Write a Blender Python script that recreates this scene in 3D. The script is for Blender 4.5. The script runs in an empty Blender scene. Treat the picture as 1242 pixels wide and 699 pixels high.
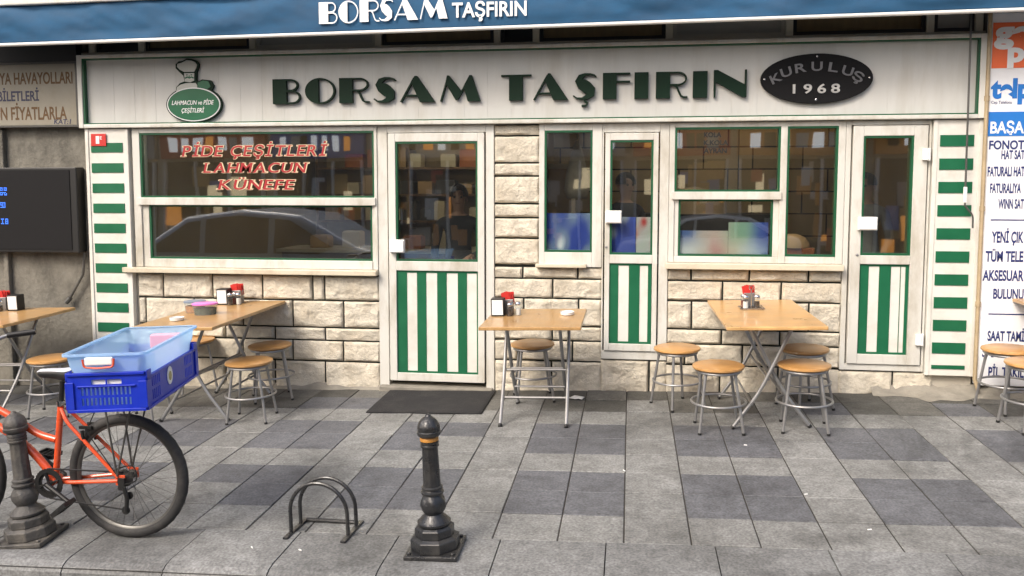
import bpy, bmesh, math, random
from mathutils import Vector, Matrix, Euler, noise
random.seed(7)
S = bpy.context.scene
COL = S.collection
R = math.radians

# ------------------------------------------------------------------ camera, sky, sun, exposure
cam_d = bpy.data.cameras.new('camera'); cam = bpy.data.objects.new('camera', cam_d); COL.objects.link(cam)
cam.location = (0, -7.1, 1.7)
cam.rotation_euler = (R(90 - 4.4846), 0, R(8.0114))
cam_d.sensor_width = 36; cam_d.lens = 36 * 1020 / 1242
cam_d.shift_y = -39.5 / 1242
cam_d.clip_start = .05; cam_d.clip_end = 2000
S.camera = cam

SUN_EL, SUN_AZ = 44, -34          # azimuth: degrees from -Y towards +X
w = bpy.data.worlds.new('World'); S.world = w; w.use_nodes = True
nt = w.node_tree; nt.nodes.clear()
sky = nt.nodes.new('ShaderNodeTexSky'); sky.sky_type = 'NISHITA'; sky.sun_disc = False
sky.sun_elevation = R(SUN_EL); sky.sun_rotation = R(180 - SUN_AZ)
sky.dust_density = 6.0; sky.air_density = 1.0; sky.ozone_density = .6
bg = nt.nodes.new('ShaderNodeBackground'); bg.inputs['Strength'].default_value = .15
wo = nt.nodes.new('ShaderNodeOutputWorld')
nt.links.new(sky.outputs[0], bg.inputs[0]); nt.links.new(bg.outputs[0], wo.inputs[0])
sd = bpy.data.lights.new('sun', 'SUN'); sd.energy = .95; sd.angle = R(15); sd.color = (1, .97, .93)
sun = bpy.data.objects.new('sun', sd); COL.objects.link(sun)
az = R(SUN_AZ); el = R(SUN_EL)
to_sun = Vector((math.sin(az) * math.cos(el), -math.cos(az) * math.cos(el), math.sin(el)))
sun.rotation_euler = to_sun.to_track_quat('Z', 'Y').to_euler(); sun.location = to_sun * 30
vs = S.view_settings
vs.view_transform = 'Standard'; vs.look = 'None'; vs.gamma = 1; vs.use_curve_mapping = False
vs.exposure = .90
S.cycles.max_bounces = 8; S.cycles.transparent_max_bounces = 16
S.cycles.use_denoising = True

# ------------------------------------------------------------------ ground plane of the sloping street
GX, GY = .025, .02
def zg(x, y): return GX * x + GY * y
TILT = Euler((math.atan(GY), -math.atan(GX), 0)).to_matrix().to_4x4()

# ------------------------------------------------------------------ mesh builder
class MB:
    def __init__(s): s.v = []; s.f = []; s.mi = []; s.cur = 0
    def add(s, vs, fs):
        n = len(s.v); s.v += [tuple(p) for p in vs]
        for f in fs: s.f.append(tuple(i + n for i in f)); s.mi.append(s.cur)
        return s
    def box(s, x0, x1, y0, y1, z0, z1, M=None):
        vs = [Vector(p) for p in ((x0,y0,z0),(x1,y0,z0),(x1,y1,z0),(x0,y1,z0),(x0,y0,z1),(x1,y0,z1),(x1,y1,z1),(x0,y1,z1))]
        if M is not None: vs = [M @ p for p in vs]
        return s.add(vs, [(0,3,2,1),(4,5,6,7),(0,1,5,4),(1,2,6,5),(2,3,7,6),(3,0,4,7)])
    def tube(s, pts, r, n=10, closed=False, caps=True):
        pts = [Vector(p) for p in pts]; m = len(pts)
        rad = r if isinstance(r, (list, tuple)) else [r] * m
        tang = []
        for i in range(m):
            a = pts[(i - 1) % m] if (closed or i > 0) else pts[i]
            b = pts[(i + 1) % m] if (closed or i < m - 1) else pts[i]
            t = b - a; tang.append(t.normalized() if t.length > 1e-9 else Vector((0, 0, 1)))
        up = Vector((0, 0, 1)) if abs(tang[0].z) < .9 else Vector((1, 0, 0))
        nrm = (up - tang[0] * up.dot(tang[0])).normalized()
        vs = []
        for i in range(m):
            nrm = (nrm - tang[i] * nrm.dot(tang[i])).normalized()
            bi = tang[i].cross(nrm)
            for k in range(n):
                a = 2 * math.pi * k / n
                vs.append(pts[i] + (nrm * math.cos(a) + bi * math.sin(a)) * rad[i])
        fs = []
        for i in range(m if closed else m - 1):
            j = (i + 1) % m
            for k in range(n):
                fs.append((i*n+k, i*n+(k+1)%n, j*n+(k+1)%n, j*n+k))
        if caps and not closed:
            fs.append(tuple(range(n - 1, -1, -1))); fs.append(tuple((m-1)*n + k for k in range(n)))
        return s.add(vs, fs)
    def lathe(s, prof, n=24, M=None, a0=0.):
        vs = []; fs = []
        for r, z in prof:
            for k in range(n):
                a = 2 * math.pi * k / n + a0
                vs.append(Vector((r * math.cos(a), r * math.sin(a), z)))
        m = len(prof)
        for i in range(m - 1):
            for k in range(n):
                fs.append((i*n+k, i*n+(k+1)%n, (i+1)*n+(k+1)%n, (i+1)*n+k))
        fs.append(tuple(range(n - 1, -1, -1))); fs.append(tuple((m-1)*n + k for k in range(n)))
        if M is not None: vs = [M @ p for p in vs]
        return s.add(vs, fs)
    def prism(s, poly, y0, y1):          # poly in (x, z), counter-clockwise seen from -Y; from y0 (front) to y1
        n = len(poly)
        vs = [(x, y0, z) for x, z in poly] + [(x, y1, z) for x, z in poly]
        fs = [tuple(range(n)), tuple(range(2*n-1, n-1, -1))]
        for i in range(n):
            j = (i + 1) % n; fs.append((j, i, n + i, n + j))
        return s.add(vs, fs)
    def ribbon(s, path, wid, y0, y1):    # variable-width stroke in (x, z)
        m = len(path); L = []; Rr = []
        for i in range(m):
            a = Vector(path[max(i-1, 0)]); b = Vector(path[min(i+1, m-1)]); t = (b - a).normalized()
            nn = Vector((-t.y, t.x)); h = (wid[i] if isinstance(wid, (list, tuple)) else wid) / 2
            p = Vector(path[i]); L.append(p + nn*h); Rr.append(p - nn*h)
        vs = []
        for y in (y0, y1):
            vs += [(p.x, y, p.y) for p in L] + [(p.x, y, p.y) for p in Rr]
        fs = []; o = 2*m
        for i in range(m-1):
            fs += [(m+i, m+i+1, i+1, i), (o+i, o+i+1, o+m+i+1, o+m+i), (i, i+1, o+i+1, o+i), (m+i+1, m+i, o+m+i, o+m+i+1)]
        fs += [(0, o, o+m, m), (m-1, 2*m-1, o+2*m-1, o+m-1)]
        return s.add(vs, fs)
    def holed(s, w, h, t, holes, M=None):   # plate in x,z with thickness y 0..t and rectangular holes
        xs = sorted({0, w} | {x for q in holes for x in q[:2]}); zs = sorted({0, h} | {z for q in holes for z in q[2:]})
        def full(i, j):
            if i < 0 or j < 0 or i >= len(xs)-1 or j >= len(zs)-1: return False
            cx = (xs[i]+xs[i+1])/2; cz = (zs[j]+zs[j+1])/2
            return not any(q[0] < cx < q[1] and q[2] < cz < q[3] for q in holes)
        vs = []; fs = []
        def quad(*p): n = len(vs); vs.extend(Vector(q) for q in p); fs.append((n, n+1, n+2, n+3))
        for i in range(len(xs)-1):
            for j in range(len(zs)-1):
                if not full(i, j): continue
                a, b, c, d = xs[i], xs[i+1], zs[j], zs[j+1]
                quad((a,0,c),(b,0,c),(b,0,d),(a,0,d)); quad((b,t,c),(a,t,c),(a,t,d),(b,t,d))
                if not full(i-1, j): quad((a,t,c),(a,0,c),(a,0,d),(a,t,d))
                if not full(i+1, j): quad((b,0,c),(b,t,c),(b,t,d),(b,0,d))
                if not full(i, j-1): quad((a,t,c),(b,t,c),(b,0,c),(a,0,c))
                if not full(i, j+1): quad((a,0,d),(b,0,d),(b,t,d),(a,t,d))
        if M is not None: vs = [M @ p for p in vs]
        return s.add(vs, fs)
    def rframe(s, o, i, y0, y1):         # rectangular frame: outer/inner (x0,x1,z0,z1)
        s.box(o[0], i[0], y0, y1, o[2], o[3]); s.box(i[1], o[1], y0, y1, o[2], o[3])
        s.box(i[0], i[1], y0, y1, i[3], o[3]); s.box(i[0], i[1], y0, y1, o[2], i[2]); return s
    def build(s, name, mat, parent=None, world=False, smooth=False, bevel=0, seg=2, ang=35, merge=True):
        me = bpy.data.meshes.new(name); me.from_pydata(s.v, [], s.f)
        for m in (mat if isinstance(mat, (list, tuple)) else [mat]): me.materials.append(m)
        me.polygons.foreach_set('material_index', s.mi)
        if merge:
            bm = bmesh.new(); bm.from_mesh(me)
            if smooth: bmesh.ops.remove_doubles(bm, verts=bm.verts, dist=1e-5)
            bmesh.ops.recalc_face_normals(bm, faces=bm.faces); bm.to_mesh(me); bm.free()
        me.update()
        o = bpy.data.objects.new(name, me); COL.objects.link(o)
        if smooth:
            me.polygons.foreach_set('use_smooth', [True] * len(me.polygons)); me.set_sharp_from_angle(angle=R(ang))
        if parent is not None:
            o.parent = parent
            if world:
                mw = Matrix.Identity(4); q = parent
                while q is not None: mw = q.matrix_basis @ mw; q = q.parent
                me.transform(mw.inverted())
        if bevel:
            b = o.modifiers.new('bevel', 'BEVEL'); b.width = bevel; b.segments = seg; b.limit_method = 'ANGLE'; b.angle_limit = R(40)
        return o

def tag(o, label=None, cat=None, group=None, kind=None):
    if label: o['label'] = label
    if cat: o['category'] = cat
    if group: o['group'] = group
    if kind: o['kind'] = kind
    return o
def thing(name, label, cat, loc=(0, 0, 0), group=None, M=None):
    o = bpy.data.objects.new(name, None); COL.objects.link(o); o.empty_display_size = .1
    if M is not None: o.matrix_basis = M
    else: o.location = loc
    return tag(o, label, cat, group)
def on_ground(x, y, rz=0, dz=0): return Matrix.Translation((x, y, zg(x, y) + dz)) @ TILT @ Matrix.Rotation(rz, 4, 'Z')
def copy_tree(o, parent=None):
    c = o.copy(); COL.objects.link(c); c.parent = parent
    for ch in list(o.children): copy_tree(ch, c)
    return c
def arc(c, r, a0, a1, n, ax=(1, 0, 0), ay=(0, 0, 1), r2=None):
    c = Vector(c); ax = Vector(ax); ay = Vector(ay); r2 = r if r2 is None else r2
    return [c + ax * r * math.cos(R(a0 + (a1-a0)*k/n)) + ay * r2 * math.sin(R(a0 + (a1-a0)*k/n)) for k in range(n+1)]
def fillet(pts, r, n=5):
    pts = [Vector(p) for p in pts]; out = [pts[0]]
    for i in range(1, len(pts)-1):
        a = (pts[i-1]-pts[i]); b = (pts[i+1]-pts[i]); d = min(r, a.length*.45, b.length*.45)
        p0 = pts[i] + a.normalized()*d; p1 = pts[i] + b.normalized()*d
        for k in range(n+1):
            t = k/n; out.append(p0*(1-t)**2 + pts[i]*2*t*(1-t) + p1*t*t)
    return out + [pts[-1]]

# ------------------------------------------------------------------ materials
def mat(name, col, rough=.6, metal=0., var=.0, scale=6., bump=0., bscale=60., dirt=None, dirt_scale=2., dirt_amt=.5, stretch=(1, 1, 1), spec=.5, coat=0., detail=4):
    m = bpy.data.materials.new(name); m.use_nodes = True; t = m.node_tree; N = t.nodes; L = t.links
    p = N['Principled BSDF']; p.inputs['Roughness'].default_value = rough; p.inputs['Metallic'].default_value = metal
    p.inputs['Specular IOR Level'].default_value = spec
    if coat: p.inputs['Coat Weight'].default_value = coat; p.inputs['Coat Roughness'].default_value = .12
    tc = N.new('ShaderNodeTexCoord'); mp = N.new('ShaderNodeMapping'); mp.inputs['Scale'].default_value = stretch
    L.new(tc.outputs['Object'], mp.inputs['Vector'])
    c = N.new('ShaderNodeRGB'); c.outputs[0].default_value = (*col, 1); out = c.outputs[0]
    if var:
        nz = N.new('ShaderNodeTexNoise'); nz.inputs['Scale'].default_value = scale; nz.inputs['Detail'].default_value = detail; nz.inputs['Roughness'].default_value = .65
        L.new(mp.outputs[0], nz.inputs['Vector'])
        mr = N.new('ShaderNodeMapRange'); mr.inputs['From Min'].default_value = .25; mr.inputs['From Max'].default_value = .75
        mr.inputs['To Min'].default_value = 1-var; mr.inputs['To Max'].default_value = 1+var
        L.new(nz.outputs['Fac'], mr.inputs['Value'])
        mx = N.new('ShaderNodeVectorMath'); mx.operation = 'SCALE'; L.new(out, mx.inputs[0]); L.new(mr.outputs[0], mx.inputs['Scale']); out = mx.outputs[0]
        rr = N.new('ShaderNodeMapRange'); rr.inputs['To Min'].default_value = max(0, rough-.12); rr.inputs['To Max'].default_value = min(1, rough+.12)
        L.new(nz.outputs['Fac'], rr.inputs['Value']); L.new(rr.outputs[0], p.inputs['Roughness'])
    if dirt:
        nz2 = N.new('ShaderNodeTexNoise'); nz2.inputs['Scale'].default_value = dirt_scale; nz2.inputs['Detail'].default_value = 7; nz2.inputs['Roughness'].default_value = .7
        L.new(mp.outputs[0], nz2.inputs['Vector'])
        m2 = N.new('ShaderNodeMapRange'); m2.inputs['From Min'].default_value = .47; m2.inputs['From Max'].default_value = .72; m2.inputs['To Max'].default_value = dirt_amt
        L.new(nz2.outputs['Fac'], m2.inputs['Value'])
        mix = N.new('ShaderNodeMix'); mix.data_type = 'RGBA'; L.new(m2.outputs[0], mix.inputs['Factor'])
        L.new(out, mix.inputs['A']); mix.inputs['B'].default_value = (*dirt, 1); out = mix.outputs['Result']
    L.new(out, p.inputs['Base Color'])
    if bump:
        nb = N.new('ShaderNodeTexNoise'); nb.inputs['Scale'].default_value = bscale; nb.inputs['Detail'].default_value = 6; nb.inputs['Roughness'].default_value = .6
        L.new(tc.outputs['Object'], nb.inputs['Vector'])
        b = N.new('ShaderNodeBump'); b.inputs['Strength'].default_value = bump; b.inputs['Distance'].default_value = .02
        L.new(nb.outputs['Fac'], b.inputs['Height']); L.new(b.outputs[0], p.inputs['Normal'])
    return m

def pvc(name, col):   # cream plastic joinery with grime in streaks
    return mat(name, col, .38, var=.06, scale=3, dirt=(.32, .28, .20), dirt_scale=3.8, dirt_amt=.72, stretch=(1, 1, .35), bump=.06, bscale=30)
M = {}
M['cream'] = pvc('cream_pvc', (.60, .595, .55))
M['cream_dirty'] = mat('cream_sill', (.60, .55, .43), .45, var=.1, scale=4, dirt=(.24, .17, .10), dirt_scale=4, dirt_amt=.6)
M['green'] = mat('green_paint', (.007, .108, .047), .38, var=.12, scale=7)
M['green_dark'] = mat('green_gasket', (.008, .085, .035), .4)
M['white_panel'] = mat('white_panel', (.66, .65, .60), .4, var=.05, scale=5, dirt=(.38, .35, .28), dirt_scale=3, dirt_amt=.4)
M['letter'] = mat('dark_green_letter', (.004, .020, .010), .6, var=.1, spec=.2)
M['stone'] = mat('split_limestone', (.575, .53, .435), .85, var=.26, scale=9, bump=.8, bscale=38, dirt=(.34, .265, .17), dirt_scale=3.0, dirt_amt=.5, detail=8)
M['mortar'] = mat('dark_mortar', (.008, .012, .009), .8)
M['plaster'] = mat('plaster', (.42, .39, .33), .85, var=.1, scale=1.5, bump=.2)
M['old_plaster'] = mat('old_plaster', (.175, .165, .138), .9, var=.38, scale=3.2, bump=.9, bscale=14, dirt=(.06, .056, .046), dirt_scale=2.2, dirt_amt=.95, stretch=(1, 1, .6), detail=8)
M['brown'] = mat('brown_blind', (.17, .115, .05), .6, var=.2, scale=4, stretch=(6, 1, 1))
M['grey_panel'] = mat('grey_panel', (.34, .32, .28), .6, var=.1, scale=3, stretch=(1, 1, 12))
M['black'] = mat('black_frame', (.012, .012, .012), .45)
M['steel'] = mat('painted_grey_tube', (.30, .30, .30), .36, metal=.6, var=.12, scale=14, dirt=(.2, .18, .15), dirt_scale=9, dirt_amt=.4)
M['dark_tube'] = mat('dull_grey_tube', (.10, .098, .092), .4, metal=.5, var=.15, scale=14)
M['chrome'] = mat('chrome', (.62, .62, .62), .18, metal=1.)
M['rubber'] = mat('tyre_rubber', (.022, .022, .022), .75, var=.3, scale=20, dirt=(.12, .11, .10), dirt_scale=6, dirt_amt=.35)
M['iron'] = mat('black_cast_iron', (.014, .015, .017), .30, var=.35, scale=18, bump=.25, bscale=90, dirt=(.075, .07, .06), dirt_scale=6, dirt_amt=.45, coat=.3)
M['iron_worn'] = mat('weathered_cast_iron', (.055, .053, .05), .5, var=.4, scale=14, bump=.35, bscale=80, dirt=(.17, .155, .13), dirt_scale=5, dirt_amt=.75)
M['ochre'] = mat('ochre_band', (.44, .20, .035), .5, var=.2, scale=20, dirt=(.2, .09, .02), dirt_scale=25)
M['orange'] = mat('orange_red_paint', (.66, .085, .025), .28, var=.08, scale=9, coat=.5, dirt=(.25, .05, .03), dirt_scale=18, dirt_amt=.4)
M['blue_plastic'] = mat('blue_crate_plastic', (.006, .028, .44), .4, var=.12, scale=12, dirt=(.03, .05, .3), dirt_scale=12)
M['white'] = mat('white_plastic', (.78, .78, .76), .4, var=.04)
M['paper'] = mat('white_paper', (.80, .80, .78), .8)
M['red'] = mat('red_paint', (.50, .025, .02), .45, var=.1)
M['red_text'] = mat('red_vinyl', (.33, .016, .02), .5, var=.1)
M['vinyl_cream'] = mat('cream_vinyl', (.66, .55, .36), .5)
M['white_text'] = mat('white_vinyl', (.76, .77, .77), .5, var=.06, scale=9)
M['silver'] = mat('silver_letters', (.60, .59, .55), .35, metal=.6, var=.15, scale=30)
M['charcoal'] = mat('charcoal_plaque', (.007, .007, .008), .7, spec=.2, var=.2, scale=40, bump=.2, bscale=300)
M['mat'] = mat('door_mat_rubber', (.016, .016, .018), .9, var=.3, scale=60, bump=.6, bscale=250, dirt=(.06, .055, .05), dirt_scale=5, dirt_amt=.4)
M['pink'] = mat('pink_plastic', (.70, .20, .55), .4)
M['ceramic'] = mat('white_ceramic', (.78, .77, .74), .2)
M['dark_jar'] = mat('dark_spice', (.035, .02, .012), .2, coat=.6)
M['beige_pipe'] = mat('beige_pipe', (.36, .28, .17), .5, var=.2, scale=8)
M['concrete'] = mat('concrete', (.24, .225, .19), .9, var=.25, scale=5, bump=.5, bscale=25, dirt=(.11, .10, .08), dirt_scale=3)
M['sign_white'] = mat('sign_white', (.80, .81, .83), .4, var=.04, scale=2, dirt=(.5, .5, .5), dirt_scale=2, dirt_amt=.3)
M['sign_red'] = mat('sign_red', (.80, .15, .045), .5)
M['sign_blue'] = mat('sign_blue', (.015, .16, .52), .5)
M['navy'] = mat('navy_vinyl', (.02, .032, .14), .5)
M['old_sign'] = mat('old_sign_board', (.27, .25, .20), .55, var=.12, scale=2, dirt=(.2, .17, .11), dirt_scale=3, dirt_amt=.55)
M['brown_text'] = mat('brown_vinyl', (.11, .055, .015), .6, var=.3, scale=20)
M['navy_text'] = mat('faded_navy', (.03, .033, .075), .6, var=.2, scale=20)
M['led'] = mat('led_face', (.012, .012, .013), .7, var=.2, scale=150, spec=.15)

def emis(name, col, st):
    m = bpy.data.materials.new(name); m.use_nodes = True; p = m.node_tree.nodes['Principled BSDF']
    p.inputs['Base Color'].default_value = (*col, 1); p.inputs['Emission Color'].default_value = (*col, 1); p.inputs['Emission Strength'].default_value = st
    return m
M['led_blue'] = emis('led_blue_lamps', (.04, .18, .9), .7)
M['tube_light'] = emis('fluorescent_tube', (1, .9, .72), 13)
M['warm_lamp'] = emis('warm_bulb', (1, .62, .25), 25)

def wood(name, c0, c1, rough=.3, axis=(1, 9, 9), coat=.25):
    m = mat(name, c0, rough, coat=coat); t = m.node_tree; N = t.nodes; L = t.links; p = N['Principled BSDF']
    tc = N.new('ShaderNodeTexCoord'); mp = N.new('ShaderNodeMapping'); mp.inputs['Scale'].default_value = axis
    nz = N.new('ShaderNodeTexNoise'); nz.inputs['Scale'].default_value = 5; nz.inputs['Detail'].default_value = 8; nz.inputs['Distortion'].default_value = .6
    cr = N.new('ShaderNodeValToRGB'); cr.color_ramp.elements[0].position = .3; cr.color_ramp.elements[1].position = .72
    cr.color_ramp.elements[0].color = (*c1, 1); cr.color_ramp.elements[1].color = (*c0, 1)
    L.new(tc.outputs['Object'], mp.inputs[0]); L.new(mp.outputs[0], nz.inputs['Vector']); L.new(nz.outputs['Fac'], cr.inputs[0])
    oi = N.new('ShaderNodeObjectInfo'); mr = N.new('ShaderNodeMapRange'); mr.inputs['To Min'].default_value = .80; mr.inputs['To Max'].default_value = 1.12; L.new(oi.outputs['Random'], mr.inputs['Value'])
    n2 = N.new('ShaderNodeTexNoise'); n2.inputs['Scale'].default_value = 7; n2.inputs['Detail'].default_value = 6; ad = N.new('ShaderNodeVectorMath'); L.new(tc.outputs['Object'], ad.inputs[0]); L.new(oi.outputs['Random'], ad.inputs[1]); L.new(ad.outputs[0], n2.inputs['Vector'])
    m2 = N.new('ShaderNodeMapRange'); m2.inputs['From Min'].default_value = .3; m2.inputs['From Max'].default_value = .7; m2.inputs['To Min'].default_value = .82; m2.inputs['To Max'].default_value = 1.1; L.new(n2.outputs['Fac'], m2.inputs['Value'])
    mu = N.new('ShaderNodeMath'); mu.operation = 'MULTIPLY'; L.new(mr.outputs[0], mu.inputs[0]); L.new(m2.outputs[0], mu.inputs[1])
    sc = N.new('ShaderNodeVectorMath'); sc.operation = 'SCALE'; L.new(cr.outputs[0], sc.inputs[0]); L.new(mu.outputs[0], sc.inputs['Scale']); L.new(sc.outputs[0], p.inputs['Base Color'])
    rr = N.new('ShaderNodeMapRange'); rr.inputs['To Min'].default_value = rough - .1; rr.inputs['To Max'].default_value = rough + .2; L.new(n2.outputs['Fac'], rr.inputs['Value']); L.new(rr.outputs[0], p.inputs['Roughness'])
    return m
M['table_wood'] = wood('beech_table_top', (.56, .345, .145), (.46, .265, .10), .28)
M['stool_wood'] = wood('beech_stool_seat', (.52, .29, .105), (.40, .205, .065), .32)
M['shelf_wood'] = wood('brown_wood', (.20, .105, .042), (.12, .06, .024), .45)

def glass(name, tint=(.90, .92, .90), ior=2.15, haze=0.):
    m = bpy.data.materials.new(name); m.use_nodes = True; t = m.node_tree; N = t.nodes; L = t.links; N.clear()
    o = N.new('ShaderNodeOutputMaterial'); tr = N.new('ShaderNodeBsdfTransparent'); tr.inputs[0].default_value = (*tint, 1)
    gl = N.new('ShaderNodeBsdfGlossy'); gl.inputs['Roughness'].default_value = .018
    f0 = ((ior-1)/(ior+1))**2; lwt = N.new('ShaderNodeLayerWeight'); lwt.inputs['Blend'].default_value = .5
    pw = N.new('ShaderNodeMath'); pw.operation = 'POWER'; pw.inputs[1].default_value = 5; L.new(lwt.outputs['Facing'], pw.inputs[0])
    fr = N.new('ShaderNodeMath'); fr.operation = 'MULTIPLY_ADD'; fr.inputs[1].default_value = 1-f0; fr.inputs[2].default_value = f0; L.new(pw.outputs[0], fr.inputs[0])   # Schlick, the same from both sides
    mx = N.new('ShaderNodeMixShader'); L.new(fr.outputs[0], mx.inputs[0]); L.new(tr.outputs[0], mx.inputs[1]); L.new(gl.outputs[0], mx.inputs[2]); out = mx.outputs[0]
    tc = N.new('ShaderNodeTexCoord'); nz = N.new('ShaderNodeTexNoise'); nz.inputs['Scale'].default_value = 1.3; L.new(tc.outputs['Object'], nz.inputs['Vector'])
    b = N.new('ShaderNodeBump'); b.inputs['Strength'].default_value = .02; b.inputs['Distance'].default_value = .05; L.new(nz.outputs['Fac'], b.inputs['Height']); L.new(b.outputs[0], gl.inputs['Normal'])
    if haze:
        df = N.new('ShaderNodeBsdfDiffuse'); df.inputs[0].default_value = (.7, .7, .7, 1); m2 = N.new('ShaderNodeMixShader')
        n2 = N.new('ShaderNodeTexNoise'); n2.inputs['Scale'].default_value = 5; n2.inputs['Detail'].default_value = 6; L.new(tc.outputs['Object'], n2.inputs['Vector'])
        mm = N.new('ShaderNodeMath'); mm.operation = 'MULTIPLY'; mm.inputs[1].default_value = haze*2; L.new(n2.outputs['Fac'], mm.inputs[0])
        L.new(mm.outputs[0], m2.inputs[0]); L.new(out, m2.inputs[1]); L.new(df.outputs[0], m2.inputs[2]); out = m2.outputs[0]
    L.new(out, o.inputs[0]); return m
M['glass'] = glass('window_glass', haze=.006)
M['jar_glass'] = glass('jar_glass', (.92, .94, .93), 1.5, .03)
M['tub_plastic'] = glass('clear_tub_plastic', (.86, .9, .92), 1.45, .12)

def translucent(name, col, k):
    m = bpy.data.materials.new(name); m.use_nodes = True; t = m.node_tree; N = t.nodes; L = t.links; N.clear()
    o = N.new('ShaderNodeOutputMaterial'); df = N.new('ShaderNodeBsdfPrincipled'); df.inputs['Base Color'].default_value = (*col, 1); df.inputs['Roughness'].default_value = .3
    tl = N.new('ShaderNodeBsdfTranslucent'); tl.inputs[0].default_value = (*col, 1)
    m1 = N.new('ShaderNodeMixShader'); m1.inputs[0].default_value = .45; L.new(df.outputs[0], m1.inputs[1]); L.new(tl.outputs[0], m1.inputs[2])
    tr = N.new('ShaderNodeBsdfTransparent'); tr.inputs[0].default_value = (*[min(1, c*1.1) for c in col], 1)
    m2 = N.new('ShaderNodeMixShader'); m2.inputs[0].default_value = k; L.new(m1.outputs[0], m2.inputs[1]); L.new(tr.outputs[0], m2.inputs[2])
    L.new(m2.outputs[0], o.inputs[0]); return m
M['milky'] = translucent('milky_box_plastic', (.68, .83, 1.0), .50)

# paving: every tile carries its own random value; speckled granite-like concrete
def paving(name, c, v):
    m = bpy.data.materials.new(name); m.use_nodes = True; t = m.node_tree; N = t.nodes; L = t.links; p = N['Principled BSDF']
    tc = N.new('ShaderNodeTexCoord')
    at = N.new('ShaderNodeAttribute'); at.attribute_name = 'tile'
    n1 = N.new('ShaderNodeTexNoise'); n1.inputs['Scale'].default_value = 75; n1.inputs['Detail'].default_value = 3
    n2 = N.new('ShaderNodeTexNoise'); n2.inputs['Scale'].default_value = 1.7; n2.inputs['Detail'].default_value = 8; n2.inputs['Roughness'].default_value = .7
    n3 = N.new('ShaderNodeTexNoise'); n3.inputs['Scale'].default_value = 11; n3.inputs['Detail'].default_value = 8; n3.inputs['Roughness'].default_value = .75
    for n in (n1, n2, n3): L.new(tc.outputs['Object'], n.inputs['Vector'])
    def rng(src, a, b, lo, hi):
        r = N.new('ShaderNodeMapRange'); r.inputs['From Min'].default_value = a; r.inputs['From Max'].default_value = b; r.inputs['To Min'].default_value = lo; r.inputs['To Max'].default_value = hi; L.new(src, r.inputs['Value']); return r.outputs[0]
    def mul(a, b):
        q = N.new('ShaderNodeMath'); q.operation = 'MULTIPLY'; L.new(a, q.inputs[0]); L.new(b, q.inputs[1]); return q.outputs[0]
    vo = N.new('ShaderNodeTexVoronoi'); vo.inputs['Scale'].default_value = 3.1; L.new(tc.outputs['Object'], vo.inputs['Vector'])
    sp = N.new('ShaderNodeSeparateColor'); L.new(vo.outputs['Color'], sp.inputs[0])
    gum = N.new('ShaderNodeMath'); gum.operation = 'MULTIPLY_ADD'; gum.inputs[1].default_value = .075; gum.inputs[2].default_value = -.015; L.new(sp.outputs[0], gum.inputs[0])
    gd = N.new('ShaderNodeMath'); gd.operation = 'SUBTRACT'; L.new(vo.outputs['Distance'], gd.inputs[0]); L.new(gum.outputs[0], gd.inputs[1])
    n4 = N.new('ShaderNodeTexNoise'); n4.inputs['Scale'].default_value = .8; n4.inputs['Detail'].default_value = 9; n4.inputs['Roughness'].default_value = .72; n4.inputs['Distortion'].default_value = .8
    L.new(tc.outputs['Object'], n4.inputs['Vector'])
    k = mul(mul(rng(gd.outputs[0], 0, .02, .62, 1.), rng(n4.outputs['Fac'], .48, .64, 1.04, .62)), mul(mul(rng(n1.outputs['Fac'], .3, .7, .66, 1.34), rng(n2.outputs['Fac'], .3, .7, .70, 1.22)), mul(rng(n3.outputs['Fac'], .32, .6, .70, 1.10), rng(at.outputs['Fac'], 0, 1, 1-v, 1+v))))
    c0 = N.new('ShaderNodeRGB'); c0.outputs[0].default_value = (*c, 1)
    s = N.new('ShaderNodeVectorMath'); s.operation = 'SCALE'; L.new(c0.outputs[0], s.inputs[0]); L.new(k, s.inputs['Scale'])
    L.new(s.outputs[0], p.inputs['Base Color']); L.new(rng(n2.outputs['Fac'], .3, .7, .55, .8), p.inputs['Roughness'])
    b = N.new('ShaderNodeBump'); b.inputs['Strength'].default_value = .25; b.inputs['Distance'].default_value = .004; L.new(n1.outputs['Fac'], b.inputs['Height']); L.new(b.outputs[0], p.inputs['Normal'])
    return m
M['tile_light'] = paving('light_paving', (.197, .200, .194), .08)
M['tile_dark'] = paving('dark_paving', (.106, .110, .120), .08)
M['tile_grimy_shaded'] = paving('grimy_shaded_paving', (.095, .094, .086), .35)  # rows along the wall: damp grime, with awning shade darkened into the colour
M['kerb'] = paving('kerb_stone', (.174, .178, .177), .08)
M['setts'] = paving('pale_road_setts', (.24, .235, .215), .10)
M['joint'] = mat('joint_dirt', (.035, .032, .028), .95, var=.3, scale=30)
M['asphalt'] = mat('asphalt', (.05, .05, .05), .9, var=.25, scale=60, bump=.4, bscale=200)
M['earth'] = mat('ground', (.11, .105, .095), .95, var=.2, scale=1)

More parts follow.
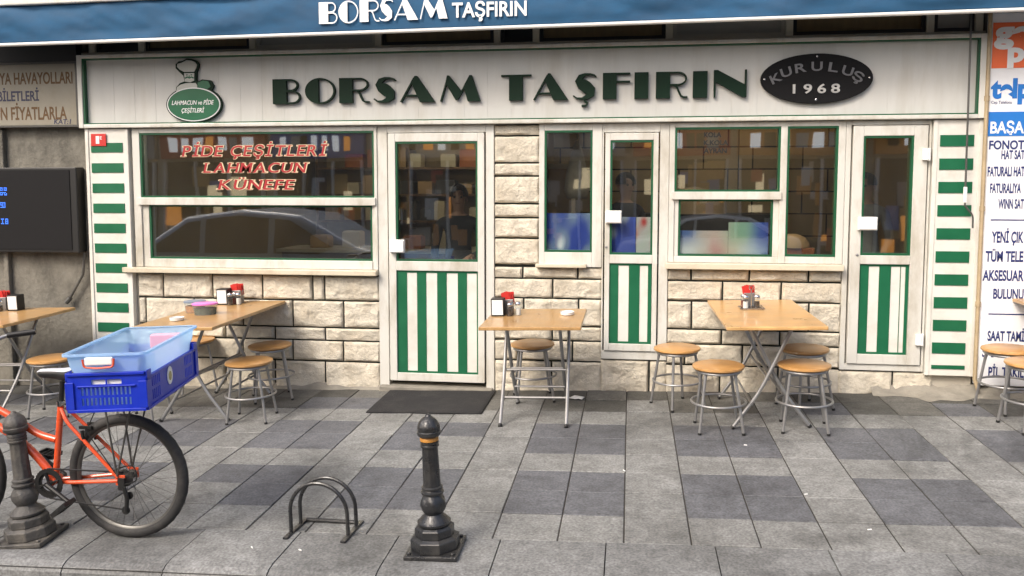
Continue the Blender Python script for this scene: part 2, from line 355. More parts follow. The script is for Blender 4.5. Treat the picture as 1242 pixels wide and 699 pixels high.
# ------------------------------------------------------------------ lettering
def raw_text(body, bold=0., shear=0., sp=1.):
    c = bpy.data.curves.new('txt', 'FONT'); c.body = body; c.size = 1; c.offset = bold; c.shear = shear; c.space_character = sp; c.resolution_u = 4
    o = bpy.data.objects.new('txt', c); COL.objects.link(o)
    dg = bpy.context.evaluated_depsgraph_get(); me = bpy.data.meshes.new_from_object(o.evaluated_get(dg))
    vs = [v.co.copy() for v in me.vertices]; fs = [tuple(p.vertices) for p in me.polygons]
    bpy.data.objects.remove(o); bpy.data.curves.remove(c); bpy.data.meshes.remove(me)
    return vs, fs
_cap = {}
def text_mb(body, x0, x1, z0, h, y, t=.003, bold=.012, shear=0., mb=None, fit=True, warp=None, sp=1.):
    # left x0 to right x1, base line z0, capital height h, front at y - t
    if 'H' not in _cap:
        vs, _ = raw_text('H'); _cap['H'] = max(v.y for v in vs)
    vs, fs = raw_text(body, bold, shear, sp)
    a = min(v.x for v in vs); b = max(v.x for v in vs); sx = (x1 - x0) / (b - a); sz = h / _cap['H']
    if not fit: sx = min(sx, sz)
    P = [Vector((x0 + (v.x-a)*sx, 0, z0 + v.y*sz)) for v in vs]
    mb = mb or MB(); n = len(P)
    if warp: P = [warp(p) for p in P]
    F = [Vector((p.x, y + p.y - t, p.z)) for p in P]; B = [Vector((p.x, y + p.y, p.z)) for p in P]
    from collections import Counter
    ed = Counter()
    for f in fs:
        for i in range(len(f)): ed[tuple(sorted((f[i], f[(i+1) % len(f)])))] += 1
    sides = []
    for f in fs:
        for i in range(len(f)):
            u, v2 = f[i], f[(i+1) % len(f)]
            if ed[tuple(sorted((u, v2)))] == 1: sides.append((v2, u, n+u, n+v2))
    return mb.add(F + B, [tuple(f) for f in fs] + sides)

def earc(cx, cz, rx, rz, a0, a1, n=14): return [(cx + rx*math.cos(R(a0+(a1-a0)*k/n)), cz + rz*math.sin(R(a0+(a1-a0)*k/n))) for k in range(n+1)]
H_ = .065
def deco(ch, mb, x, z, w_, h, y, t):
    """one art-deco capital (heavy stem, hairline bowls) scaled to width w_ and height h, lower-left at x, z"""
    W = {'B':1.1,'O':1.2,'R':1.18,'S':.97,'A':1.3,'M':1.6,'T':1.17,'F':1.03,'I':.53,'N':1.25}[ch]
    mb2 = MB(); e = min(.0015, t*.12)
    def pr(p, k=0): mb2.prism(p, y-t+e*k, y)
    def rb(p, wd, k=1): mb2.ribbon(p, wd, y-t+e*k, y)
    rect = lambda a, b, c, d: [(a, c), (b, c), (b, d), (a, d)]
    if ch == 'B':
        pr(rect(0, .55, 0, 1)); rb([(.5,.965)] + earc(.72,.75,.26,.215,90,-90) + [(.5,.535)], H_)
        rb([(.5,.5)] + earc(.78,.267,.285,.233,90,-90) + [(.5,.034)], H_, 2)
    elif ch == 'O':
        rb(earc(.6,.5,.565,.49,0,360,40), H_, 1); L = earc(.6,.5,.58,.505,96,264,20); pr(L[::-1] if False else [(p[0], p[1]) for p in L])
    elif ch == 'R':
        pr(rect(0, .53, 0, 1)); rb([(.5,.965)] + earc(.82,.735,.3,.23,90,-90) + [(.5,.505)], H_)
        rb([(.68,.5),(.78,.42),(.86,.24),(.93,.09),(1.02,.035),(1.18,.035)], [H_]*6, 2)
    elif ch == 'S':
        P = [(.92,.86),(.84,.93),(.7,.965),(.5,.96),(.32,.87),(.27,.74),(.38,.60),(.55,.47),(.68,.34),(.70,.2),(.58,.09),(.38,.035),(.18,.05),(.04,.15)]
        Wd = [.05,.06,.07,.1,.2,.33,.44,.46,.44,.33,.19,.09,.06,.05]
        rb(P, Wd, 0)
    elif ch == 'A':
        pr([(.74,0),(1.3,0),(.64,1.03),(.55,1.03),(.42,.78)]); rb([(.03,0),(.53,.95)], H_, 1); rb([(.2,.26),(.78,.26)], H_, 2)
    elif ch == 'M':
        rb([(.03,0),(.32,.97)], H_, 1); pr([(.28,1.02),(.36,1.02),(.83,.42),(.72,.08),(.62,.05),(.22,.72)])
        rb([(.70,.1),(1.2,.97)], H_, 2); pr([(1.1,0),(1.6,0),(1.26,1.02),(1.17,1.02),(.93,.58)], 1)
    elif ch == 'T':
        rb([(0,.965),(1.17,.965)], H_, 1); pr(rect(.31, .84, 0, .96))
    elif ch == 'F':
        pr(rect(0, .52, 0, 1)); rb([(.5,.965),(1.03,.965)], H_, 1); rb([(.5,.66),(1.03,.66)], H_, 1)
    elif ch == 'I': pr(rect(0, .53, 0, 1))
    elif ch == 'N':
        rb([(.035,0),(.035,1)], H_, 1); rb([(1.215,0),(1.215,1.03)], H_, 1); pr([(0,1.03),(.14,1.03),(1.22,.45),(1.22,0),(1.1,0),(.0,.62)], 0)
    sx = w_ / W
    return mb.add([(x + p[0]*sx, p[1], z + p[2]*h) for p in mb2.v], mb2.f)
def cedilla(mb, x, z, s, y, t): return mb.ribbon([(x, z+.02*s), (x+.02*s, z-.07*s), (x+.12*s, z-.12*s), (x+.08*s, z-.22*s), (x-.1*s, z-.24*s)], [.07*s]*5, y-t+.002, y)

# ------------------------------------------------------------------ ground, road, kerb, pavement
def sheet(name, x0, x1, y0, y1, h, m, n=1):
    mb = MB(); mb.add([(x, y, zg(x, y) + h) for x, y in ((x0,y0),(x1,y0),(x1,y1),(x0,y1))], [(0,1,2,3)])
    return tag(mb.build(name, m), kind='structure')
sheet('ground', -160, 160, -160, 160, -.34, M['earth'])
sheet('road', -60, 60, -15, -4.45, -.128, M['asphalt'])
T = 1/3; X0 = -.015; Y0 = -2.985
def tilemesh(name, cells, m, gap=.0038, top=0., bev=.0025, depth=.05):
    """cells: (x0,x1,y0,y1); each a slab with a small arris, slightly uneven"""
    v = []; f = []; val = []
    for (a, b, c, d) in cells:
        a += gap; b -= gap; c += gap; d -= gap; n = len(v); dz = random.uniform(-.003, .002); tx = random.uniform(-.005, .005); r = random.random()
        for (e, z) in ((0, -depth), (0, -bev), (bev, 0)):
            for x, y in ((a+e, c+e), (b-e, c+e), (b-e, d-e), (a+e, d-e)): v.append((x, y, zg(x, y) + z + dz + top + tx*(x-a)))
        f.append((n+8, n+9, n+10, n+11)); val.append(r)
        for k in range(4):
            j = (k+1) % 4
            f.append((n+4+k, n+4+j, n+8+j, n+8+k)); f.append((n+k, n+j, n+4+j, n+4+k)); val += [r, r]
    me = bpy.data.meshes.new(name); me.from_pydata(v, [], f); me.materials.append(m)
    at = me.attributes.new('tile', 'FLOAT', 'FACE'); at.data.foreach_set('value', val); me.update()
    o = bpy.data.objects.new(name, me); COL.objects.link(o); return tag(o, kind='structure')
light = []; dark = []; grim_shaded = []
for i in range(-30, 31):
    for j in range(9):
        a = X0 + i*T; c = Y0 + j*T; d = min(c + T, -.012)
        isd = (i % 3 in (1, 2)) and (j % 3 in (1, 2))
        if isd and random.random() < .02: isd = False
        (grim_shaded if j == 8 or (j == 7 and random.random() < .55) else dark if isd else light).append((a, a+T, c, d))
tilemesh('pavement_light_tiles', light, M['tile_light'])
tilemesh('pavement_dark_tiles', dark, M['tile_dark'])
tilemesh('pavement_grimy_shaded_tiles', grim_shaded, M['tile_grimy_shaded'])
sheet('pavement_bed', -11, 11, -2.985, .2, -.006, M['joint'])
# kerb stones with a rounded nose
v = []; f = []; val = []
prof = [(-2.988, -.2), (-2.988, 0), (-3.34, -.004), (-3.385, -.011), (-3.415, -.026), (-3.43, -.05), (-3.432, -.25)]
for i in range(-20, 20):
    a = -.103 + i*.533 + .003; b = a + .533 - .006; n = len(v); r = random.random(); dz = random.uniform(-.002, .002)
    for x in (a, b): v += [(x, y, zg(x, y) + z + dz) for y, z in prof]
    m = len(prof)
    for k in range(m-1): f.append((n+k, n+m+k, n+m+k+1, n+k+1)); val.append(r)
    f.append(tuple(n+k for k in range(m))); f.append(tuple(n+m+k for k in range(m-1, -1, -1))); val += [r, r]
me = bpy.data.meshes.new('kerb'); me.from_pydata(v, [], f); me.materials.append(M['kerb']); at = me.attributes.new('tile', 'FLOAT', 'FACE'); at.data.foreach_set('value', val); me.update()
o = bpy.data.objects.new('kerb', me); COL.objects.link(o); tag(o, kind='structure')
sheet('kerb_bed', -10.7, 10.5, -3.425, -2.987, -.03, M['joint'])
cells = []
for i in range(-28, 28):
    for j in range(3):
        a = i*.3 + (j % 2)*.13; cells.append((a, a+.3, -4.44 + j*.335, -4.44 + j*.335 + .335))
tilemesh('road_gutter_setts', cells, M['setts'], gap=.004, top=-.105)
sheet('road_gutter_bed', -10, 10, -4.45, -3.433, -.115, M['joint'])

# ------------------------------------------------------------------ the restaurant building
bld = thing('restaurant_building', 'pale split-stone restaurant front with cream joinery and green striped doors', 'building')
def P(name, mb, m, parent=None, **k): return mb.build(name, m, parent or bld, world=True, **k)
mb = MB(); YB = .22
for x0, x1, z0, z1 in ((-4.45,-2.17,-.4,.945), (-1.15,-.765,-.4,2.245), (-.765,-.236,-.4,1.045), (-.236,.311,-.4,.268), (.311,1.70,-.4,1.045), (1.70,2.345,-.4,.232), (-2.17,-1.15,-.4,-.02)):
    mb.box(x0, x1, .004, YB, z0, z1)
P('wall', mb, M['mortar'])
mb = MB(); mb.box(-4.93, 2.72, .0, .35, 2.25, 2.93); mb.box(-4.93, -4.45, .004, YB, -.5, 2.25); mb.box(2.345, 2.72, .004, YB, -.4, 2.25); mb.box(-4.93, 2.72, .05, .35, 3.32, 9.5)
P('upper_wall', mb, M['plaster'])

# split-faced stone blocks, each a rough cushion standing proud of the dark joints
def block(mb, x0, x1, z0, z1, rng, cell=.0135):
    nx = max(3, int((x1-x0)/cell)); nz = max(3, int((z1-z0)/cell)); o = Vector((rng.uniform(0, 90), rng.uniform(0, 90), rng.uniform(0, 90))); n0 = len(mb.v)
    lean = rng.uniform(-.006, .006); amp = rng.uniform(.009, .022)
    vs = []
    for j in range(nz+1):
        for i in range(nx+1):
            u = i/nx; v_ = j/nz; x = x0 + (x1-x0)*u; z = z0 + (z1-z0)*v_
            d = min(x-x0, x1-x, z-z0, z1-z); e = min(1, d/.013); e = e**.6
            q = Vector((x*4.2, z*6.5, 0)) + o
            rr = noise.turbulence(q, 5, True) * .8 + (1 - abs(noise.noise(q*1.3 + Vector((0, 0, 7))))*2.2) * .6 + .25*noise.cell(q*2.0)
            jx = noise.noise(Vector((x*14, z*14, 3.3)))*.0022 if d < 1e-6 else 0
            vs.append((x + jx, -.006 - e*(.006 + amp*rr*.9 + lean*(v_-.5)*2), z + jx))
    fs = [(j*(nx+1)+i, j*(nx+1)+i+1, (j+1)*(nx+1)+i+1, (j+1)*(nx+1)+i) for j in range(nz) for i in range(nx)]
    ring = [i for i in range(nx+1)] + [(j)*(nx+1)+nx for j in range(1, nz+1)] + [nz*(nx+1)+i for i in range(nx-1, -1, -1)] + [j*(nx+1) for j in range(nz-1, 0, -1)]
    k = len(vs); vs += [(vs[i][0], .006, vs[i][2]) for i in ring]; m = len(ring)
    fs += [(ring[(a+1) % m], ring[a], k+a, k+(a+1) % m) for a in range(m)]
    mb.add(vs, fs)
def courses(mb, x0, x1, rows, rng):
    g = .0075
    for (za, zb, js) in rows:
        xs = [x0] + [j for j in js if x0 + .05 < j < x1 - .05] + [x1]
        for a, b in zip(xs[:-1], xs[1:]): block(mb, a + (g if a != x0 else 0), b - (g if b != x1 else 0), za + g, zb - g, rng)
rg = random.Random(3)
def stone(*a):
    mb = MB(); courses(mb, *a); P('stone_facing', mb, M['stone'], smooth=True, ang=50)
per = lambda o, s=.47: [o + s*k for k in range(-12, 13)]
stone(-4.445, -2.172, [(.72,.945,[-4.203,-3.726,-3.252,-2.782,-2.673]), (.478,.72,per(-2.971)), (.362,.478,per(-2.673)), (.176,.362,per(-2.509)), (-.3,.176,per(-2.679))], rg)
R1 = [(.944,1.045,per(.504)), (.775,.944,per(.761)), (.537,.775,per(.513)), (.413,.537,per(.759)), (.236,.413,per(.932)), (-.25,.236,per(.752))]
stone(.313, 1.70, R1, rg)
stone(-1.148, -.236, R1, rg)
stone(-1.148, -.768, [(1.056,1.287,[]), (1.287,1.461,[]), (1.461,1.58,[]), (1.58,1.814,[]), (1.814,1.925,[]), (1.925,2.152,[]), (2.152,2.246,[])], rg)
stone(-.236, .311, [(-.25,.266,[.17])], rg)
stone(1.70, 2.42, [(-.25,.23,[2.12])], rg)

def pane(x0, x1, z0, z1, parent, y=.012):
    mb = MB(); mb.box(x0-.004, x1+.004, y, y+.006, z0-.004, z1+.004); return P('pane', mb, M['glass'], parent)
def gasket(x0, x1, z0, z1, parent, y0=-.028, w_=.016):
    mb = MB(); mb.rframe((x0, x1, z0, z1), (x0+w_, x1-w_, z0+w_, z1-w_), y0, .009); return P('gasket', mb, M['green_dark'], parent)

# left window
mb = MB(); mb.box(-4.445,-4.375,-.035,.08,1.0,2.245); mb.box(-2.199,-2.172,-.035,.08,1.0,2.245); mb.box(-4.375,-2.199,-.035,.08,2.204,2.245)
mb.box(-4.40,-2.185,-.052,.08,1.561,1.628); mb.box(-4.375,-4.311,-.02,.08,1.0,1.561); mb.box(-2.225,-2.199,-.02,.08,1.0,1.561); mb.box(-4.311,-2.225,-.03,.08,1.0,1.076)
lw = P('window', mb, M['cream'], bevel=.004)
gasket(-4.375,-2.199,1.628,2.204, lw); gasket(-4.311,-2.225,1.076,1.561, lw, y0=-.014)
pane(-4.36,-2.214,1.643,2.19, lw); pane(-4.296,-2.24,1.09,1.547, lw)
mb = MB(); mb.box(-4.545,-2.172,-.10,.05,.952,.998); P('window_sill', mb, M['cream_dirty'], bevel=.006)
# narrow window
mb = MB(); mb.rframe((-.765,-.238,1.047,2.245), (-.719,-.318,1.173,2.191), -.03, .08); nw = P('window', mb, M['cream'], bevel=.004)
gasket(-.719,-.318,1.173,2.191, nw); pane(-.704,-.333,1.187,2.177, nw)
mb = MB(); mb.box(-.79,-.36,-.085,.05,1.045,1.073); P('window_sill', mb, M['cream_dirty'], bevel=.005)
# right window group
mb = MB(); mb.box(.313,.357,-.03,.08,1.098,2.245); mb.box(1.642,1.698,-.03,.08,1.098,2.245); mb.box(.357,1.642,-.03,.08,2.206,2.245)
mb.box(1.196,1.248,-.035,.08,1.098,2.206); mb.box(.335,1.21,-.05,.08,1.618,1.682); mb.box(.357,.393,-.018,.08,1.15,1.618); mb.box(1.15,1.196,-.018,.08,1.15,1.618)
mb.box(.357,1.196,-.024,.08,1.098,1.15); mb.box(1.248,1.642,-.028,.08,1.098,1.156)
rw = P('window', mb, M['cream'], bevel=.004)
gasket(.357,1.196,1.682,2.206, rw); gasket(.393,1.15,1.15,1.618, rw, y0=-.012); gasket(1.248,1.642,1.156,2.206, rw)
pane(.372,1.181,1.697,2.191, rw); pane(.408,1.135,1.165,1.603, rw); pane(1.263,1.627,1.171,2.191, rw)
mb = MB(); mb.box(.29,1.70,-.10,.05,1.047,1.096); P('window_sill', mb, M['cream_dirty'], bevel=.006)

def door(fr, leaf, gl, pn, stripes, handle, key=True, hinges=()):
    mb = MB(); mb.rframe(fr, (leaf[0]-.012, leaf[1]+.012, leaf[2]-.004, leaf[3]+.006), -.026, .08) if fr[2] > .05 else None
    if fr[2] <= .05:
        a, b, c, d = fr; i0, i1, i3 = leaf[0]-.012, leaf[1]+.012, leaf[3]+.006
        mb.box(a, i0, -.026, .08, -.12, d); mb.box(i1, b, -.026, .08, -.12, d); mb.box(i0, i1, -.026, .08, i3, d)
    P('door_frame', mb, M['cream'], bevel=.004)
    mb = MB(); x0, x1, z0, z1 = leaf
    mb.box(x0, gl[0], -.042, .03, z0, z1); mb.box(gl[1], x1, -.042, .03, z0, z1)
    mb.box(gl[0], gl[1], -.042, .03, gl[3], z1); mb.box(gl[0], gl[1], -.042, .03, pn[3], gl[2]); mb.box(gl[0], gl[1], -.042, .03, z0, pn[2])
    d = P('door', mb, M['cream'], bevel=.004)
    gasket(*gl, d, y0=-.034); pane(gl[0]+.014, gl[1]-.014, gl[2]+.014, gl[3]-.014, d)
    mb = MB(); mb.box(pn[0]+.001, pn[1]-.001, -.022, .02, pn[2]+.001, pn[3]-.001); P('lower_panel', mb, M['white_panel'], d)
    mb = MB()
    for a, b in stripes: mb.box(a, b, -.026, -.0225, pn[2]+.018, pn[3]-.018)
    mb.box(pn[0]+.001, pn[1]-.001, -.0265, -.0225, pn[3]-.018, pn[3]-.001); mb.box(pn[0]+.001, pn[1]-.001, -.0265, -.0225, pn[2]+.001, pn[2]+.018)
    P('green_stripes', mb, M['green'], d)
    hx0, hx1, hz0, hz1 = handle
    mb = MB(); mb.box(hx0, hx1, -.085, -.043, hz0, hz1); mb.box(hx0+.006, hx1-.006, -.093, -.085, hz0+.006, hz1-.006); P('handle_box', mb, M['white'], d, bevel=.006)
    if key:
        mb = MB(); kx = hx0 + .006; kz = hz0 - .2
        mb.lathe([(.011,0),(.011,.006),(.004,.008)], 12, Matrix.Translation((kx, -.042, kz)) @ Matrix.Rotation(R(90), 4, 'X')); P('keyhole', mb, M['steel'], d)
    for hz in hinges:
        mb = MB(); mb.box(x1-.045, x1-.004, -.072, -.043, hz-.045, hz+.045); mb.tube([(x1+.006, -.055, hz-.05), (x1+.006, -.055, hz+.05)], .012); P('hinge', mb, M['white'], d, bevel=.004)
    return d
door((-2.170,-1.150,0,2.245), (-2.072,-1.232,.03,2.179), (-2.008,-1.289,1.081,2.108), (-2.01,-1.289,.10,.999),
     [(-2.009,-1.918),(-1.829,-1.747),(-1.650,-1.566),(-1.468,-1.388),(-1.302,-1.290)], (-2.055,-1.925,1.156,1.268), key=False)
door((-.236,.311,.27,2.245), (-.212,.224,.345,2.165), (-.170,.183,1.157,2.106), (-.172,.181,.405,1.084),
     [(-.171,-.095),(-.008,.082),(.150,.180)], (-.205,-.072,1.42,1.525))
door((1.70,2.345,.235,2.245), (1.752,2.315,.29,2.205), (1.832,2.212,1.173,2.124), (1.829,2.211,.37,1.102),
     [(1.830,1.905),(1.985,2.075),(2.145,2.150),(2.185,2.210)], (1.80,1.945,1.376,1.482), hinges=(1.975,.50))
mb = MB(); mb.box(-2.16,-1.16,-.10,.1,-.14,-.012); P('threshold', mb, M['concrete'], bevel=.008)

# striped side panels
def striped(x0, x1, z0, z1, bx0, bx1, bars):
    mb = MB(); mb.box(x0, x1, -.05, .003, z0, z1); mb.box(x0, x0+.03, -.058, -.0503, z0, z1); mb.box(x1-.03, x1, -.058, -.0503, z0, z1)
    p = P('striped_panel', mb, M['white_panel'], bevel=.003)
    for a, b in bars:
        mb = MB(); mb.box(bx0, bx1, -.056, -.0505, a, b); P('green_bar', mb, M['green'], p)
striped(-4.885,-4.47,-.06,2.243,-4.832,-4.525,[(2.033 - .1815*k, 2.118 - .1815*k) for k in range(11)])
striped(2.350,2.712,.215,2.243,2.398,2.648,[(max(.27, 2.037 - .1825*k), 2.125 - .1825*k) for k in range(11)])

# mezzanine band above the fascia: blinds and panels between cream posts
mb = MB(); mb.box(-4.93, 2.72, .10, .3, 2.93, 3.32); P('recess_wall', mb, M['grey_panel'])
for x in (-4.84, -4.36, -3.31, -2.165, -1.13, -.80, .30, 1.25, 2.32, 2.68):
    mb = MB(); mb.box(x-.028, x+.028, .02, .099, 2.931, 3.315); P('mullion', mb, M['cream_dirty'], bevel=.004)
def upper(x0, x1, m, fr):
    mb = MB(); mb.box(x0+.03, x1-.03, .07, .09, 2.966, 3.30); u = P('upper_window', mb, m)
    mb = MB(); mb.rframe((x0, x1, 2.933, 3.312), (x0+.03, x1-.03, 2.966, 3.30), .045, .098); P('frame', mb, fr, u)
upper(-4.33,-3.34,M['brown'],M['black']); upper(-3.28,-2.195,M['grey_panel'],M['plaster']); upper(-2.135,-1.16,M['brown'],M['black']); upper(-1.10,-.83,M['black'],M['black'])
upper(-.77,.27,M['brown'],M['black']); upper(.33,1.22,M['grey_panel'],M['plaster']); upper(1.28,2.29,M['brown'],M['black']); upper(-4.81,-4.39,M['black'],M['black']); upper(2.35,2.65,M['grey_panel'],M['black'])

# rooms behind the glass
def brickmat():
    m = bpy.data.materials.new('interior_stone'); m.use_nodes = True; t = m.node_tree; N = t.nodes; L = t.links; p = N['Principled BSDF']; p.inputs['Roughness'].default_value = .9
    tc = N.new('ShaderNodeTexCoord'); sp = N.new('ShaderNodeSeparateXYZ'); cb = N.new('ShaderNodeCombineXYZ'); L.new(tc.outputs['Object'], sp.inputs[0]); L.new(sp.outputs[0], cb.inputs[0]); L.new(sp.outputs[2], cb.inputs[1])
    b = N.new('ShaderNodeTexBrick'); b.inputs['Scale'].default_value = 1; b.inputs['Brick Width'].default_value = .52; b.inputs['Row Height'].default_value = .24; b.inputs['Mortar Size'].default_value = .008
    b.inputs['Color1'].default_value = (.40, .30, .17, 1); b.inputs['Color2'].default_value = (.32, .23, .12, 1); b.inputs['Mortar'].default_value = (.02, .018, .015, 1)
    L.new(cb.outputs[0], b.inputs['Vector']); L.new(b.outputs[0], p.inputs['Base Color']); return m
M['in_stone'] = brickmat()
M['in_wall'] = mat('interior_plaster', (.30, .22, .12), .8, var=.1, scale=2)
M['in_ceil'] = wood('interior_timber_ceiling', (.30, .18, .08), (.18, .10, .04), .5)
M['in_floor'] = mat('interior_floor', (.12, .10, .08), .4)
def room(x0, x1, y1, z0, z1, back):
    mb = MB(); mb.box(x0-.06, x1+.06, y1, y1+.06, z0-.06, z1+.06); P('interior_back_wall', mb, back)
    mb = MB(); mb.box(x0-.06, x0, .225, y1-.001, z0, z1); mb.box(x1, x1+.06, .225, y1-.001, z0, z1); mb.box(x0, x1, .221, .226, 2.25, z1); P('interior_side_wall', mb, M['in_wall'])
    mb = MB(); mb.box(x0-.06, x1+.06, .36, y1-.001, z1+.001, z1+.06); P('interior_ceiling', mb, M['in_ceil'])
    mb = MB(); mb.box(x0-.06, x1+.06, .223, y1-.001, z0-.06, z0-.001); P('interior_floor', mb, M['in_floor'])
room(-4.45, -1.02, 4.4, -.02, 2.55, M['in_wall'])
room(-.85, 2.40, 2.3, .2, 2.55, M['in_stone'])

# ------------------------------------------------------------------ things inside, seen through the glass
def inbox(x, y, z, a, b, c, m, name, label, cat, group=None):
    mb = MB(); mb.box(-a/2, a/2, -b/2, b/2, 0, c); mb.box(-a/2+.01, a/2-.01, -b/2+.01, b/2-.01, c, c+.012)
    o = mb.build(name, m, bevel=.006); o.location = (x, y, z); tag(o, label, cat, group); return o
t = thing('serving_counter', 'wood fronted serving counter with pale top deep inside the left room', 'counter', (-2.9, 2.7, -.02))
mb = MB(); mb.box(-1.2, 1.2, -.3, .3, 0, .98)
for k in range(6): mb.box(-1.18 + k*.4, -.82 + k*.4, -.312, -.3, .08, .9)
mb.build('body', M['shelf_wood'], t, bevel=.004)
mb = MB(); mb.box(-1.25, 1.25, -.36, .34, .981, 1.02); mb.build('counter_top', mat('pale_counter_top', (.55, .47, .34), .3), t, bevel=.004)
t = thing('wall_shelf', 'brown timber shelf rack on the rear wall of the left room', 'shelf', (-3.0, 4.2, 1.25))
for k in range(3):
    mb = MB(); mb.box(-1.3, 1.3, -.15, .19, k*.36, k*.36+.03); mb.build('shelf', M['shelf_wood'], t)
for x in (-1.3, 0, 1.27):
    mb = MB(); mb.box(x, x+.03, -.14, .19, -.1, 1.0); mb.build('upright', M['shelf_wood'], t)
rb = random.Random(5); bc = [mat('carton_%s' % n, c, .6) for n, c in (('tan', (.42, .27, .12)), ('cream', (.6, .52, .36)), ('rust', (.38, .12, .04)), ('dark', (.05, .045, .04)))]
for lv in range(3):
    x = -4.2
    while x < -1.85:
        a = rb.uniform(.14, .3)
        if rb.random() < .8: inbox(x + a/2, 4.2, 1.281 + lv*.36, a*.9, .24, rb.uniform(.12, .27), bc[rb.randrange(4)], 'carton', 'plain carton stored on the brown shelf rack indoors', 'carton', 'cartons on the indoor shelf rack')
        x += a + .03
for i, (x, c) in enumerate(((-3.7, 0), (-3.3, 1), (-2.55, 2), (-2.2, 1))):
    inbox(x, 2.65, 1.001, .22, .2, .14 + .05*(i % 2), bc[c], 'bread_bin', ['tan tray at the left end of the indoor counter', 'cream box beside the tan tray on the indoor counter', 'rust red box on the right half of the indoor counter', 'cream box at the right end of the indoor counter'][i], 'box')
def ceiling_light(x, y, z, L, label):
    t = thing('strip_light', label, 'light', (x, y, z)); mb = MB(); mb.box(-L/2, L/2, -.05, .05, -.03, 0); mb.build('housing', M['white'], t)
    mb = MB(); mb.tube([(-L/2+.04, 0, -.05), (L/2-.04, 0, -.05)], .016); mb.build('tube', M['tube_light'], t)
ceiling_light(-3.2, 2.9, 2.545, 1.2, 'lit white strip light on the timber ceiling of the left room')
ceiling_light(-1.9, 3.4, 2.545, 1.2, 'lit strip light behind the striped left door glass')
ceiling_light(-3.0, 1.4, 2.545, 1.2, 'lit strip light near the front of the left room ceiling')
ceiling_light(.9, 1.2, 2.545, 1.5, 'strip light added to brighten the room behind the right windows')  # unseen lamp behind the fascia, added to brighten the right room
t = thing('work_table', 'steel topped work table behind the right windows', 'table', (1.0, 1.0, .2))
mb = MB(); mb.box(-.9, .9, -.3, .3, .82, .86); mb.build('table_top', M['steel'], t)
for x in (-.86, .86):
    for y in (-.26, .26):
        mb = MB(); mb.tube([(x, y, 0), (x, y, .82)], .02); mb.build('leg', M['steel'], t)
t = thing('oven', 'dark oven with rounded stone hood behind the upper right window', 'oven', (.95, 1.9, .2))
mb = MB(); mb.box(-.8, .6, -.3, .3, 0, 1.25); mb.build('body', M['black'], t)
mb = MB(); mb.lathe([(.34, 0), (.33, .08), (.27, .18), (.16, .25), (.02, .28)], 20, Matrix.Translation((-.3, 0, 1.25))); mb.build('hood', mat('oven_hood', (.42, .32, .2), .8), t, smooth=True)
t = thing('bread_basket', 'rounded loaf in orange basket behind the tall right window', 'basket', (1.45, .75, 1.061))
mb = MB(); mb.box(-.17, .17, -.12, .12, 0, .12); mb.build('basket', bc[2], t, bevel=.01)
mb = MB(); mb.lathe([(.15, 0), (.15, .03), (.11, .09), (.04, .12), (.001, .122)], 20, Matrix.Translation((0, 0, .12))); mb.build('loaf', mat('loaf', (.5, .32, .15), .7), t, smooth=True)
t = thing('hanging_bag', 'pale cloth bag hanging behind the narrow window', 'bag', (-.48, .5, 2.5))
mb = MB(); mb.lathe([(.09, -.88), (.115, -.80), (.10, -.66), (.06, -.50), (.03, -.40), (.008, -.36)], 14); mb.build('cloth', mat('grey_cloth', (.36, .31, .23), .9, var=.25, scale=9), t, smooth=True, ang=80)
mb = MB(); mb.tube([(0, 0, -.37), (0, 0, .04)], .004, 6); mb.build('cord', M['black'], t)
t = thing('wall_cabinet', 'tall pale cabinet behind the left half of the narrow window', 'cabinet', (-.68, 1.3, .2))
mb = MB(); mb.box(-.12, .12, -.25, .25, 0, 1.75); mb.build('body', bc[1], t, bevel=.005)
mb = MB(); mb.box(-.11, .11, -.262, -.2505, .05, 1.7); mb.build('door', bc[0], t, bevel=.004)
t = thing('pendant_lamp', 'small warm lit bulb hanging behind the lower right window', 'lamp', (.98, .9, 2.55))
mb = MB(); mb.tube([(0, 0, 0), (0, 0, -.86)], .005, 6); mb.build('cord', M['black'], t)
mb = MB(); mb.lathe([(.006, .05), (.02, .03), (.028, 0), (.02, -.025), (.002, -.034)], 14, Matrix.Translation((0, 0, -.91))); mb.build('bulb', M['warm_lamp'], t, smooth=True)

